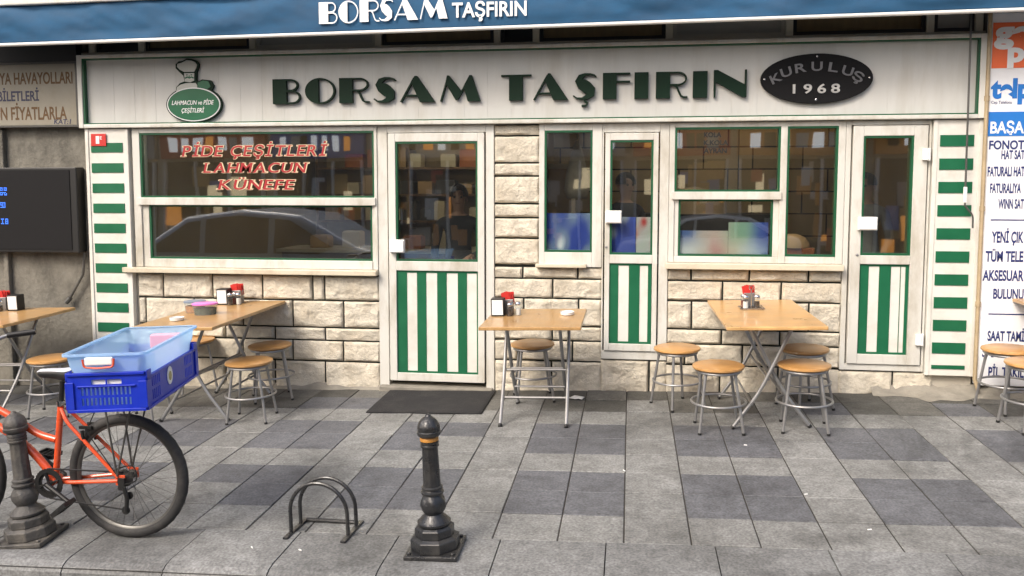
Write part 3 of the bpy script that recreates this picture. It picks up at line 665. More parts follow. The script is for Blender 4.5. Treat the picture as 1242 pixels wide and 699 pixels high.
# ------------------------------------------------------------------ people dimly seen behind the glass
skin = mat('skin', (.42, .24, .16), .55, var=.05); hair = mat('dark_hair', (.012, .009, .007), .5)
def person(label, x, y, z, H, rz, shirt, trousers, arms):
    t = thing('person', label, 'person', (x, y, z)); t.rotation_euler = (0, 0, rz); k = H/1.75
    V = []; E = []; Rd = []
    def add(p, r, par=None):
        V.append(Vector(p)*k); Rd.append((r[0]*k, r[1]*k) if isinstance(r, tuple) else (r*k, r*k))
        if par is not None: E.append((par, len(V)-1))
        return len(V)-1
    pel = add((0, 0, .95), (.155, .11)); wa = add((0, -.01, 1.10), (.135, .10), pel); ch_2 = add((0, 0, 1.30), (.165, .115), wa); up_ = add((0, .01, 1.41), (.13, .08), ch_2)
    nk = add((0, .0, 1.50), .040, up_); hd0 = add((0, -.012, 1.58), (.066, .075), nk); hd1 = add((0, -.012, 1.66), (.076, .092), hd0); add((0, -.005, 1.725), (.05, .06), hd1)
    for sx in (-1, 1):
        hp = add((sx*.09, 0, .88), (.09, .09), pel); kn = add((sx*.105, -.02, .49), (.062, .065), hp); an = add((sx*.11, .02, .09), (.043, .045), kn); add((sx*.125, -.14, .035), (.042, .03), an)
        (ex, ey, ez), (wx, wy, wz) = arms[0 if sx < 0 else 1]
        sh = add((sx*.185, .01, 1.40), .058, up_); el_ = add((sx*ex, ey, ez), .043, sh); wr = add((sx*wx, wy, wz), .029, el_)
        d = (V[wr] - V[el_]).normalized(); side = d.cross(Vector((0, 0, 1))); side = side.normalized() if side.length > .1 else Vector((0, 1, 0))
        c = V[wr]/k + d*.06; pm_ = add(c, (.036, .018), wr)
        for q, (o_, ln) in enumerate(((-.027, .060), (-.009, .070), (.009, .066), (.027, .052))):
            f1 = add(c + side*o_ + d*.035, .0095, pm_); f2 = add(c + side*o_ + d*(.035 + ln*.6) + Vector((0, 0, -.008)), .0085, f1); add(c + side*o_ + d*(.035 + ln) + Vector((0, 0, -.022)), .0075, f2)
        th = add(V[wr]/k + d*.03 - side*.035, .011, pm_); add(V[wr]/k + d*.065 - side*.055, .009, th)
    me = bpy.data.meshes.new('body'); me.from_pydata([tuple(v) for v in V], E, []); o = bpy.data.objects.new('body', me); COL.objects.link(o)
    o.modifiers.new('skin', 'SKIN')
    for sv, r in zip(me.skin_vertices[0].data, Rd): sv.radius = r; sv.use_root = False
    me.skin_vertices[0].data[0].use_root = True
    sb = o.modifiers.new('sub', 'SUBSURF'); sb.levels = 2; sb.render_levels = 2
    dg = bpy.context.evaluated_depsgraph_get(); m2 = bpy.data.meshes.new_from_object(o.evaluated_get(dg)); bpy.data.objects.remove(o); bpy.data.meshes.remove(me)
    m2.name = 'body'; m2.materials.clear()
    for m in (skin, shirt, trousers, M['black']): m2.materials.append(m)
    hands = [Vector((sx*a[1][0], a[1][1], a[1][2]))*k for sx, a in ((-1, arms[0]), (1, arms[1]))]
    for p in m2.polygons:
        c = p.center
        p.material_index = 3 if c.z < .10*k else 2 if c.z < .93*k and abs(c.x) < .2*k and all((c-h).length > .14*k for h in hands) else 0 if c.z > 1.475*k or any((c-h).length < .155*k and (c.y < h.y + .01 or c.z < h.z) for h in hands) else 1
        p.use_smooth = True
    # nose, brow, eye hollows and chin shaped on the head
    for v in m2.vertices:
        q = v.co/k
        if q.z > 1.53 and q.y < -.03:
            nz_ = math.exp(-((q.x/.014)**2 + ((q.z-1.625)/.022)**2)); v.co.y -= .024*k*nz_
            for ex in (-.032, .032): v.co.y += .010*k*math.exp(-(((q.x-ex)/.016)**2 + ((q.z-1.652)/.012)**2))
            v.co.y -= .008*k*math.exp(-((q.x/.03)**2 + ((q.z-1.555)/.015)**2))
    b = bpy.data.objects.new('body', m2); COL.objects.link(b); b.parent = t
    for sx in (-1, 1):
        mb = MB(); mb.lathe([(.001, -.006), (.011, -.003), (.011, .003), (.001, .006)], 12, Matrix.Translation(Vector((sx*.033, -.087, 1.652))*k) @ Matrix.Rotation(R(90), 4, 'X')); mb.build('eye', M['black'], t, smooth=True)
        mb = MB(); mb.lathe([(.004, -.010), (.02, -.004), (.024, .006), (.008, .010)], 12, Matrix.Translation(Vector((sx*.083, .0, 1.64))*k) @ Matrix.Rotation(R(90*sx), 4, 'Y') @ Matrix.Scale(1.5, 4, (1, 0, 0))); mb.build('ear', skin, t, smooth=True)
    mb = MB(); mb.box(-.022*k, .022*k, -.0985*k, -.088*k, 1.588*k, 1.593*k); mb.build('mouth', mat('lips', (.22, .08, .07), .5), t)
    mb = MB(); vs = []; n = 20; rows = 8
    for j in range(rows+1):
        for i in range(n+1):
            u = R(-52 + 284*i/n); ph = R(-8 + 98*j/rows); vs.append(Vector((.098*math.cos(ph)*math.cos(u), .0 + .118*math.cos(ph)*math.sin(u), 1.672 + .112*math.sin(ph)))*k)
    mb.add(vs, [(j*(n+1)+i, j*(n+1)+i+1, (j+1)*(n+1)+i+1, (j+1)*(n+1)+i) for j in range(rows) for i in range(n)]); h = mb.build('hair', hair, t, smooth=True, ang=80); so = h.modifiers.new('s', 'SOLIDIFY'); so.thickness = .012
    return t
low = ((.24, .03, 1.13), (.21, -.13, .92)); fwd = ((.25, -.02, 1.12), (.13, -.26, 1.08))
navy = mat('dark_jumper', (.03, .032, .04), .85, var=.2); greyc = mat('grey_overall', (.20, .20, .20), .85, var=.2); dkt = mat('dark_trousers', (.02, .02, .024), .85)
person('person in dark jumper standing behind the left striped door', -1.66, .95, -.015, 1.74, R(8), navy, dkt, (low, fwd))
person('person in dark clothes bending at work behind the middle door', -.05, .95, .205, 1.63, R(35), navy, dkt, (fwd, fwd))
person('person in grey overall working behind the right-hand door', 2.12, .95, .205, 1.62, R(-40), greyc, dkt, (fwd, low))

# stickers behind the lower panes (their print is only soft blue, white, green and red patches)
def sticker_mat(name, cols, sc):
    m = bpy.data.materials.new(name); m.use_nodes = True; t = m.node_tree; N = t.nodes; L = t.links; p = N['Principled BSDF']; p.inputs['Roughness'].default_value = .45
    tc = N.new('ShaderNodeTexCoord'); mp = N.new('ShaderNodeMapping'); mp.inputs['Scale'].default_value = sc; L.new(tc.outputs['Object'], mp.inputs[0])
    v = N.new('ShaderNodeTexVoronoi'); v.feature = 'SMOOTH_F1'; v.inputs['Smoothness'].default_value = 1; v.inputs['Scale'].default_value = 1; L.new(mp.outputs[0], v.inputs['Vector'])
    cr = N.new('ShaderNodeValToRGB'); cr.color_ramp.interpolation = 'EASE'
    e = cr.color_ramp.elements; e[0].position = .05; e[1].position = .75; e[0].color = (*cols[0], 1); e[1].color = (*cols[-1], 1)
    for i, c in enumerate(cols[1:-1]): q = e.new(.05 + .7*(i+1)/(len(cols)-1)); q.color = (*c, 1)
    sp = N.new('ShaderNodeSeparateColor'); L.new(v.outputs['Color'], sp.inputs[0]); L.new(v.outputs['Distance'], cr.inputs[0]); L.new(cr.outputs[0], p.inputs['Base Color']); return m
def sticker(x0, x1, z0, z1, m, label):
    mb = MB(); mb.box(x0, x1, .0195, .0215, z0, z1); o = mb.build('window_sticker', m); tag(o, label, 'sticker')
nv, wh = (.02, .06, .40), (.72, .78, .85)
sticker(-.703,-.336,1.189,1.50, sticker_mat('sticker_blue', [wh, (.18,.26,.45), nv, nv], (7, 1, 4.2)), 'blue sticker with two pale patches low in the narrow window')
sticker(-.154,.045,1.173,1.47, sticker_mat('sticker_blue_white', [(.4,.46,.55), nv, nv], (6.5, 1, 5)), 'blue and white sticker behind the middle door glass')
sticker(.05,.167,1.173,1.47, sticker_mat('sticker_pale', [(.5,.05,.05), (.5,.5,.5), (.42,.52,.44)], (9, 1, 6)), 'pale sticker with red blot behind the middle door glass')
def strip_mat():
    m = bpy.data.materials.new('sticker_strip'); m.use_nodes = True; t = m.node_tree; N = t.nodes; L = t.links; p = N['Principled BSDF']; p.inputs['Roughness'].default_value = .45
    tc = N.new('ShaderNodeTexCoord'); nz = N.new('ShaderNodeTexNoise'); nz.inputs['Scale'].default_value = 7; L.new(tc.outputs['Object'], nz.inputs['Vector'])
    sp = N.new('ShaderNodeSeparateXYZ'); L.new(tc.outputs['Object'], sp.inputs[0])
    ad = N.new('ShaderNodeMath'); ad.operation = 'MULTIPLY_ADD'; ad.inputs[1].default_value = .16; L.new(nz.outputs['Fac'], ad.inputs[0]); L.new(sp.outputs[0], ad.inputs[2])
    fx = N.new('ShaderNodeMapRange'); fx.inputs['From Min'].default_value = .49; fx.inputs['From Max'].default_value = 1.20; L.new(ad.outputs[0], fx.inputs['Value'])
    def ramp(cs):
        r = N.new('ShaderNodeValToRGB'); r.color_ramp.interpolation = 'B_SPLINE'; e = r.color_ramp.elements; e[0].color = (*cs[0], 1); e[1].color = (*cs[-1], 1)
        for i, c in enumerate(cs[1:-1]): e.new((i+1)/(len(cs)-1)).color = (*c, 1)
        L.new(fx.outputs[0], r.inputs[0]); return r.outputs[0]
    top = ramp([(.06,.13,.36), (.07,.14,.38), (.50,.50,.46), (.58,.42,.40), (.50,.53,.46), (.22,.40,.28), (.22,.40,.30), (.04,.10,.40), (.02,.05,.32)])
    bot = ramp([(.62,.66,.70), (.66,.70,.74), (.60,.58,.52), (.52,.24,.22), (.55,.34,.30), (.60,.56,.42), (.62,.66,.62), (.40,.52,.68), (.03,.08,.36)])
    fz_ = N.new('ShaderNodeMapRange'); fz_.inputs['From Min'].default_value = 1.20; fz_.inputs['From Max'].default_value = 1.33; L.new(sp.outputs[2], fz_.inputs['Value'])
    mx = N.new('ShaderNodeMix'); mx.data_type = 'RGBA'; L.new(fz_.outputs[0], mx.inputs['Factor']); L.new(bot, mx.inputs['A']); L.new(top, mx.inputs['B']); L.new(mx.outputs['Result'], p.inputs['Base Color']); return m
sticker(.41,.80,1.168,1.36, M.setdefault('strip', strip_mat()), 'faded blue, white and red printed strip low in the right window')
sticker(.803,1.12,1.168,1.43, M['strip'], 'green and navy printed strip low in the right window, right of a paler one')

# ------------------------------------------------------------------ lettering on the glass
STEMS = {'P': 'l', 'İ': 'c', 'I': 'c', 'D': 'l', 'E': 'l', 'T': 'b', 'L': 'l', 'R': 'l', 'A': 'f', 'H': 'lr', 'M': 'lr', 'U': 't', 'Ü': 't', 'N': 'n', 'K': 'l', 'F': 'l'}
def serif_text(body, x0, x1, z0, h, y, t, bold, shear, grow):
    chars = []; x = 0.
    for ch in body:
        if ch == ' ': x += .34; continue
        vs, fs = raw_text(ch, bold + grow); a = min(v.x for v in vs); b = max(v.x for v in vs)
        chars.append((ch, x - a, b - a)); x += b - a + .13 - 2*grow
    sx = (x1 - x0)/(x - .13); cap = .74; mb = MB(); sz = h/cap
    for ch, off, wd in chars:
        sub = text_mb(ch, 0, wd, 0, cap, 0, t, bold + grow)
        st = STEMS.get(ch, ''); e = .028 + grow; o_ = .075 + grow; a = off + (min(0, 0))
        L0 = 0.; parts = []
        sw = .135 + 2*bold
        def bar(c, top): parts.append((c - sw/2 - o_, c + sw/2 + o_, (cap - e - grow) if top else -grow, (cap + grow) if top else e + grow))
        if 'l' in st: bar(sw/2, 0); bar(sw/2, 1)
        if 'r' in st: bar(wd - sw/2, 0); bar(wd - sw/2, 1)
        if st == 'c': bar(wd/2, 0); bar(wd/2, 1)
        if st == 'b': bar(wd/2, 0)
        if st == 'f': bar(sw/2, 0); bar(wd - sw/2, 0)
        if st == 't': bar(sw/2, 1); bar(wd - sw/2, 1)
        if st == 'n': bar(sw/2, 0); bar(sw/2, 1); bar(wd - sw/2, 1)
        for p0, p1, q0, q1 in parts: sub.box(p0, p1, -t - .0003, 0, q0, q1)
        xo = min(0, 0) + off + min(v.x for v in raw_text(ch, bold + grow)[0])
        mb.add([(x0 + (px + xo + shear*pz)*sx, y + py, z0 + pz*sz) for px, py, pz in sub.v], sub.f)
    return mb
def glass_text(name, lines, m, label, cat, outline=None, y=-.0005, shear=0., bold=.032):
    t = thing(name, label, cat, (0, 0, 0))
    mn = Vector((min(l[1] for l in lines), y, min(l[3] for l in lines))); t.location = mn
    for body, x0, x1, z, h in lines:
        if outline:
            mb = serif_text(body, x0, x1, z, h, y + .006, .001, .012, shear, .030); mb.build('outline', outline, t, world=True)
        mb = serif_text(body, x0, x1, z, h, y + .0045, .001, .012, shear, 0.) if outline else text_mb(body, x0, x1, z, h, y + .0045, .001, bold, shear); mb.build('lettering', m, t, world=True)
glass_text('window_lettering', [('PİDE ÇEŞİTLERİ', -3.99, -2.65, 1.995, .092), ('LAHMACUN', -3.79, -2.84, 1.85, .085), ('KÜNEFE', -3.655, -2.955, 1.70, .085)],
           M['red_text'], 'red cream-edged lettering in three lines on the left window', 'lettering', M['vinyl_cream'], shear=.18)
glass_text('menu_lettering', [('KOLA', .59, .73, 2.128, .038), ('K.KOLA', .59, .785, 2.063, .038), ('AYRAN', .59, .775, 1.998, .038)], M['black'], 'small black drinks list lettering on the upper right window', 'lettering')

# ------------------------------------------------------------------ fascia sign
t = thing('fascia_sign', 'long pale fascia board with dark green raised deco letters', 'sign', (-1.1, -.03, 2.25))
mb = MB(); mb.box(-4.86, 2.65, -.034, .0, 2.285, 2.862)
pm = mat('fascia_panelling', (.58, .58, .55), .42, var=.05, scale=2.5, dirt=(.36, .32, .24), dirt_scale=1.6, dirt_amt=.35, stretch=(2.2, 1, .35))
mb.build('panel', pm, t, world=True)
mb = MB()
for k in range(38):
    x = -4.80 + k*.2; mb.box(x, x+.1988, -.036, -.0342, 2.287, 2.86)
mb.build('cladding_strips', pm, t, world=True, bevel=.0015)
mb = MB(); mb.rframe((-4.925, 2.705, 2.25, 2.898), (-4.878, 2.66, 2.283, 2.866), -.085, .0); mb.build('frame', M['cream'], t, world=True, bevel=.006)
mb = MB(); mb.rframe((-4.878, 2.66, 2.283, 2.866), (-4.862, 2.648, 2.2935, 2.855), -.075, .0); mb.build('inner_trim', M['green_dark'], t, world=True)
# letters: (character, left edge, width) in metres along the facade
LET = [('B', -3.087, .249), ('O', -2.795, .270), ('R', -2.487, .263), ('S', -2.190, .211), ('A', -1.951, .302), ('M', -1.603, .345),
       ('T', -1.081, .253), ('A', -.812, .292), ('S', -.488, .208), ('F', -.236, .222), ('I', .021, .113), ('R', .194, .254), ('I', .490, .114), ('N', .655, .258)]
LZ0, LZ1 = 2.440, 2.441
for ch, x, w_ in LET:
    z = LZ0 + (x + 3.1) / 4.0 * (LZ1 - LZ0); mb = MB(); deco(ch, mb, x, z, w_, .212, -.04, .035)
    if ch == 'S' and x > -1: cedilla(mb, x + .1, z, .216, -.04, .035)
    o = mb.build('letter', M['letter'], t, world=True)
# oval medallion
md = thing('oval_medallion', 'black oval plaque reading KURULUŞ 1968 at the right of the fascia', 'plaque', (1.449, -.04, 2.38))
def oval(cx, cz, rx, rz, y0, y1, n=48): 
    mb = MB(); return mb.prism([(cx + rx*math.cos(2*math.pi*k/n), cz + rz*math.sin(2*math.pi*k/n)) for k in range(n)], y0, y1)
oval(1.449, 2.577, .429, .196, -.075, -.0405).build('plate', M['charcoal'], md, world=True, bevel=.004)
mb = text_mb('1968', 1.268, 1.628, 2.463, .068, -.076, .008, .02, sp=1.5); mb.build('lettering', M['silver'], md, world=True)
mb = MB()
for i, ch in enumerate('KURULUŞ'):
    a = -62 + 124*i/6; cx = 1.449 + .355*math.sin(R(a)); cz = 2.512 + .165*math.cos(R(a)) - .005
    rot = -R(a)*.42; hw = .042 if ch != 'L' else .036
    def wp(p, cx=cx, cz=cz, rot=rot): return Vector((cx + p.x*math.cos(rot) - p.z*math.sin(rot), 0, cz + p.x*math.sin(rot) + p.z*math.cos(rot)))
    text_mb(ch, -hw/1.0, hw/1.0, -.034, .068, -.076, .007, .014, mb=mb, warp=wp)
mb.build('curved_lettering', mat('dull_grey_letters', (.16, .16, .165), .4, metal=.5), md, world=True)
for x, z in ((1.05, 2.577), (1.85, 2.577), (1.449, 2.75), (1.449, 2.41)):
    mb = MB(); mb.lathe([(.008, 0), (.008, .004), (.004, .006)], 10, Matrix.Translation((x, -.0755, z)) @ Matrix.Rotation(R(90), 4, 'X')); mb.build('screw', M['chrome'], md, world=True)
# chef emblem
ch_ = thing('emblem_plaque', 'green oval emblem with a moustached cook in a tall hat on the fascia', 'plaque', (-3.822, -.04, 2.293))
oval(-3.822, 2.447, .262, .158, -.068, -.0405).build('backing', M['letter'], ch_, world=True)
oval(-3.822, 2.447, .250, .147, -.074, -.0682).build('rim', M['white_text'], ch_, world=True)
oval(-3.822, 2.447, .240, .138, -.077, -.0742).build('oval', M['green'], ch_, world=True)
mb = MB(); cy = -.066
bust = [(-3.99, 2.55), (-3.985, 2.60), (-3.95, 2.635), (-3.905, 2.650), (-3.915, 2.70), (-3.955, 2.735), (-3.985, 2.765), (-3.985, 2.80), (-3.955, 2.825), (-3.92, 2.828), (-3.88, 2.848), (-3.83, 2.843), (-3.79, 2.83), (-3.765, 2.80), (-3.77, 2.765), (-3.79, 2.73), (-3.795, 2.66), (-3.775, 2.648), (-3.74, 2.665), (-3.66, 2.655), (-3.635, 2.61), (-3.66, 2.55)]
mb.prism(bust[::-1], cy, -.0406); mb.build('cook_outline', M['letter'], ch_, world=True)
mb = MB()
mb.prism([(-3.985,2.56),(-3.975,2.60),(-3.94,2.622),(-3.89,2.634),(-3.80,2.634),(-3.75,2.56)][::-1], cy-.004, cy-.0005)
mb.prism([(-3.90,2.648),(-3.905,2.72),(-3.81,2.72),(-3.812,2.655),(-3.85,2.64)][::-1], cy-.004, cy-.0005)
mb.prism([(-3.905,2.732),(-3.945,2.752),(-3.970,2.778),(-3.965,2.802),(-3.925,2.812),(-3.878,2.834),(-3.832,2.828),(-3.80,2.815),(-3.782,2.79),(-3.79,2.765),(-3.81,2.732)][::-1], cy-.004, cy-.0005)
mb.build('cook', mat('cream_print', (.46, .47, .43), .5), ch_, world=True)
mb = MB(); mb.ribbon([(-3.897,2.676),(-3.875,2.686),(-3.855,2.678),(-3.835,2.686),(-3.815,2.676)], .013, cy-.006, cy-.0045)
for x in (-3.878, -3.836): mb.box(x-.007, x+.007, cy-.006, cy-.0045, 2.700, 2.709)
mb.box(-3.861,-3.853,cy-.006,cy-.0045,2.686,2.700)
mb.prism([(-3.79,2.575),(-3.78,2.635),(-3.73,2.655),(-3.68,2.645),(-3.66,2.60),(-3.70,2.575)][::-1], cy-.004, cy-.0005)
mb.build('green_details', M['green'], ch_, world=True)
mb = text_mb('LAHMACUN ve PİDE', -4.025, -3.63, 2.445, .036, -.0775, .001, .012, .25); mb.build('lettering', M['white_text'], ch_, world=True); text_mb('ÇEŞİTLERİ', -3.935, -3.72, 2.377, .036, -.0775, .001, .012, .25).build('lettering', M['white_text'], ch_, world=True)

# red number plate on the left striped panel
t = thing('number_plate', 'small red house number plate on the left striped panel', 'plate', (-4.75, -.06, 2.09))
mb = MB(); mb.box(-4.825, -4.678, -.0645, -.0588, 2.09, 2.20); mb.build('plate', M['red'], t, world=True, bevel=.002)
text_mb('1', -4.775, -4.742, 2.112, .065, -.065, .001, .02).build('number', M['white_text'], t, world=True); text_mb('E', -4.735, -4.715, 2.148, .028, -.065, .001, .01).build('small_letter', M['white_text'], t, world=True)

# ------------------------------------------------------------------ neighbour on the left
t = thing('grey_wall', 'stained grey plaster wall of the neighbouring building on the left', 'wall', (-7, 0, 0))
mb = MB(); mb.box(-11, -4.935, .03, .35, -.6, 9.5); mb.box(-5.79, -5.74, -.02, .03, -.5, 2.25); mb.build('plaster', M['old_plaster'], t, world=True, bevel=.01)
mb = MB(); mb.box(-11, -4.94, -.06, .029, 2.85, 3.25); mb.build('dark_lintel', M['black'], t, world=True)
t = thing('ticket_sign', 'old grey board with brown airline ticket lettering on the left wall', 'sign', (-5.5, 0, 2.28))
mb = MB(); mb.box(-6.6, -4.957, -.05, .02, 2.282, 2.832); mb.build('board', M['old_sign'], t, world=True, bevel=.004)
mb = MB(); mb.rframe((-6.62, -4.945, 2.266, 2.848), (-6.6, -4.96, 2.284, 2.83), -.058, .02); mb.build('frame', M['dark_tube'], t, world=True)
mb = text_mb('NYA HAVAYOLLARI', -5.78, -4.99, 2.655, .10, -.0505, .001, .02); mb.build('lettering', M['brown_text'], t, world=True); mb = text_mb('UN FİYATLARLA', -5.79, -5.06, 2.335, .11, -.0505, .001, .02); mb.build('lettering', M['brown_text'], t, world=True)
mb = text_mb('BİLETLERİ', -5.74, -5.33, 2.505, .085, -.0505, .001, .02); mb.build('lettering', M['navy_text'], t, world=True); mb = text_mb('KAT:1', -5.19, -5.02, 2.292, .042, -.0515, .001, .012, .15); mb.build('lettering', M['navy_text'], t, world=True)
t = thing('led_display', 'black display board with three small blue lit figures on the grey wall', 'display', (-5.4, 0, 1.12))
mb = MB(); mb.box(-6.4, -4.965, -.09, .029, 1.125, 1.90); mb.build('casing', M['black'], t, world=True, bevel=.008)
mb = MB(); mb.box(-6.37, -5.03, -.096, -.0905, 1.15, 1.875); mb.build('screen', M['led'], t, world=True)
for zc, rows in ((1.66, ['1110111','1010101','1110111','0000000','1111110','1010101','1110111']), (1.525, ['11111','10101','11101','00101','11111']), (1.375, ['1110111','0100101','0100111','0100101','1110111'])):
    mb = MB()
    for r, row in enumerate(rows):
        for c, q in enumerate(row):
            if q == '1': mb.box(-5.728 + c*.0105, -5.7205 + c*.0105, -.0985, -.0965, zc + .05 - r*.0105, zc + .0575 - r*.0105)
    mb.build('lit_figures', M['led_blue'], t, world=True)
mb = MB(); mb.tube([(-4.962, -.02, 1.12), (-4.985, -.02, .92), (-5.15, -.02, .66)], .012, 8); mb.tube([(-5.12, -.02, .70), (-5.165, -.02, .655)], .022, 8)
tag(mb.build('cable_conduit', M['dark_tube'], smooth=True), 'thin slanting conduit under the black display board', 'conduit')

# ------------------------------------------------------------------ neighbour on the right
t = thing('right_wall', 'wall behind the phone shop board at the right edge', 'wall', (5, 0, 0))
mb = MB(); mb.box(2.725, 11, .03, .35, -.4, 9.5); mb.build('plaster', M['old_plaster'], t, world=True)
t = thing('phone_shop_sign', 'tall white phone shop board with blue lettering and red top panel', 'sign', (3.4, -.05, .16))
mb = MB(); mb.box(2.735, 4.6, -.075, .02, .15, 3.05); mb.build('board', M['sign_white'], t, world=True, bevel=.006)
# y pixel -> height on the board at x ~ 2.85
mb = MB(); mb.box(2.742, 4.5, -.079, -.0755, 2.631, 2.975); mb.build('red_panel', M['sign_red'], t, world=True)
mb = MB(); mb.box(2.737, 4.58, -.079, -.0755, 2.112, 2.298); mb.build('blue_band', M['sign_blue'], t, world=True)
for a in (('ge', 2.750, 3.02, 2.832, .150, -.0795, .002, .05), ('p', 2.852, 2.975, 2.682, .140, -.0797, .002, .05), ('BAŞA', 2.752, 2.995, 2.135, .085, -.0795, .001, .025)): text_mb(*a).build('lettering', M['white_text'], t, world=True)
mb = text_mb('telp', 2.745, 3.03, 2.408, .135, -.076, .002, .05); mb.build('lettering', M['sign_blue'], t, world=True)
for body, x0, x1, z, h in (('FONOT', 2.750, 3.005, 2.012, .064), ('HAT SAT', 2.842, 3.01, 1.936, .064), ('FATURALI HAT', 2.748, 3.015, 1.804, .070), ('FATURALIYA', 2.770, 2.995, 1.674, .070), ('WINN SAT', 2.835, 3.02, 1.553, .070),
        ('YENİ ÇIK', 2.798, 3.03, 1.288, .082), ('TÜM TELE', 2.760, 3.035, 1.139, .078), ('AKSESUAR', 2.745, 3.045, .989, .078), ('BULUNU', 2.828, 3.05, .847, .074), ('SAAT TAMİ', 2.80, 3.07, .512, .074), ('SAAT', 2.765, 2.93, .382, .074), ('PİL TAKIL', 2.818, 3.08, .224, .074)):
    text_mb(body, x0, x1, z, h, -.076, .001, .03).build('lettering', M['navy'], t, world=True)
text_mb('Cep Telefonu', 2.752, 2.90, 2.36, .022, -.076, .001, .006).build('lettering', M['navy'], t, world=True)
for x, z in ((2.785, 1.458), (2.80, .718)):
    mb = MB(); mb.box(x, 4.4, -.0765, -.0755, z, z+.010); mb.build('rule_line', M['navy'], t, world=True)
mb = MB(); mb.tube([(2.716, -.085, 3.2), (2.716, -.085, .2), (2.735, -.11, .12)], .016, 8)
for z in (2.4, 1.55, .8): mb.tube([(2.716, -.085, z-.02), (2.716, -.085, z+.02)], .021, 8)
tag(mb.build('drain_pipe', M['beige_pipe'], smooth=True), 'thin beige pipe between the striped panel and the phone shop board', 'pipe')
# broken mortar heap at the foot of the pipe
mb = MB(); rr = random.Random(11)
n = 22; vs = []; fs = []
for j in range(7):
    for i in range(n+1):
        x = 1.95 + 1.15*i/n; d = j/6; y = -.0 - (.13 + .11*noise.noise(Vector((x*5, 0, 1))) + (.10 if x > 2.3 else 0))*d
        z = zg(x, y) + max(-.003, (.10*(1-d)**1.6) * (.7 + .9*noise.noise(Vector((x*7, y*9, 2)))) + .012*noise.noise(Vector((x*30, y*30, 0))) * (1-d))
        vs.append((x, y, z))
for j in range(6):
    for i in range(n): a = j*(n+1)+i; fs.append((a, a+1, a+n+2, a+n+1))
mb.add(vs, fs); o = mb.build('concrete_skirt', M['concrete'], smooth=True, ang=70); tag(o, kind='structure')
mb = MB(); vs = []; fs = []; n = 60
for j in range(5):
    for i in range(n+1):
        x = -4.4 + 2.25*i/n; d = j/4; y = -.0 - (.07 + .05*noise.noise(Vector((x*4, 3, 1))))*d
        vs.append((x, y, zg(x, y) + max(-.003, .055*(1-d)**1.5*(.8 + .9*noise.noise(Vector((x*6, y*9, 5)))))))
for j in range(4):
    for i in range(n): a = j*(n+1)+i; fs.append((a, a+1, a+n+2, a+n+1))
mb.add(vs, fs); o = mb.build('concrete_skirt', M['concrete'], smooth=True, ang=70); tag(o, kind='structure')

# ------------------------------------------------------------------ awning over the pavement
aw = thing('awning', 'blue cloth awning with white lettering and pale edge bar across the top', 'awning', (-.9, -.5, 2.95))
AY = -.5
def az0(x): return 2.9714 + .0074*x          # bottom edge of the valance
cloth = mat('blue_awning_cloth', (.011, .075, .165), .8, var=.2, scale=2.2, dirt=(.02, .055, .11), dirt_scale=1.6, dirt_amt=.6, stretch=(1, 1, 2.5), bump=.15, bscale=260)
def vy(x, z):
    d = (z - az0(x)) / .314; 
    q = .040*noise.noise(Vector((x*1.3 - z*2.2, z*3.0, 1.7))) + .022*noise.noise(Vector((x*3.1 + z*3, z*6, 4.1)))
    q += .010*noise.noise(Vector((x*9 + z*14, z*5 - x*2, 8.3))) + .004*noise.noise(Vector((x*21 - z*30, z*11, 2.2)))
    sm = abs(((x + .35) % 1.45) - .725); q += -.006*math.exp(-((sm - .725)/.012)**2)
    fade = 1 - .9*max(0, min(1, 2 - abs(x + 1.65)/.66))
    return AY + q*fade*min(1, d*4)*(1 if d < .9 else .5) - .010*math.sin(max(0, min(1, d))*math.pi)
nx, nz = 260, 16; vs = []; fs = []
for j in range(nz+1):
    for i in range(nx+1):
        x = -6.3 + 10.3*i/nx; z = az0(x) + .314*j/nz; vs.append((x, vy(x, z), z))
for j in range(nz):
    for i in range(nx): a = j*(nx+1)+i; fs.append((a, a+1, a+nx+2, a+nx+1))
mb = MB(); mb.add(vs, fs); o = mb.build('valance', cloth, aw, world=True, smooth=True, ang=80)
so = o.modifiers.new('solid', 'SOLIDIFY'); so.thickness = .003; so.offset = 1
mb = MB(); mb.tube([(-6.3, AY, az0(-6.3)-.006), (4.0, AY, az0(4.0)-.006)], .015, 12); mb.build('hem_bar', mat('white_bar', (.66, .65, .62), .45), aw, world=True, smooth=True)
mb = MB()
for a, b, c, d in ((-.035, .05, .314, .40),):
    x0, x1 = -6.3, 4.0
    mb.add([(x0, AY+a, az0(x0)+c), (x1, AY+a, az0(x1)+c), (x1, AY+b, az0(x1)+c), (x0, AY+b, az0(x0)+c), (x0, AY+a, az0(x0)+d), (x1, AY+a, az0(x1)+d), (x1, AY+b, az0(x1)+d), (x0, AY+b, az0(x0)+d)], [(0,3,2,1),(4,5,6,7),(0,1,5,4),(1,2,6,5),(2,3,7,6),(3,0,4,7)])
mb.build('front_bar', M['cream'], aw, world=True, bevel=.01)
mb = MB(); mb.add([(x, y, z + .0073*x) for y, z in ((AY, 3.375), (-.02, 3.80)) for x in (-6.3, 4.0)], [(0, 1, 3, 2)]); o = mb.build('canopy', cloth, aw, world=True); so = o.modifiers.new('solid', 'SOLIDIFY'); so.thickness = .004
mb = MB()
for x in (-5.2, -1.0, 3.1): mb.tube([(x, AY+.05, az0(x)+.35), (x+.5, -.25, 3.42), (x, 0, 3.45)], .022, 8)
mb.build('folding_arm', M['steel'], aw, world=True, smooth=True)
mb = MB(); xs = {'B': (0, 22.9), 'O': (25.3, 24.5)}
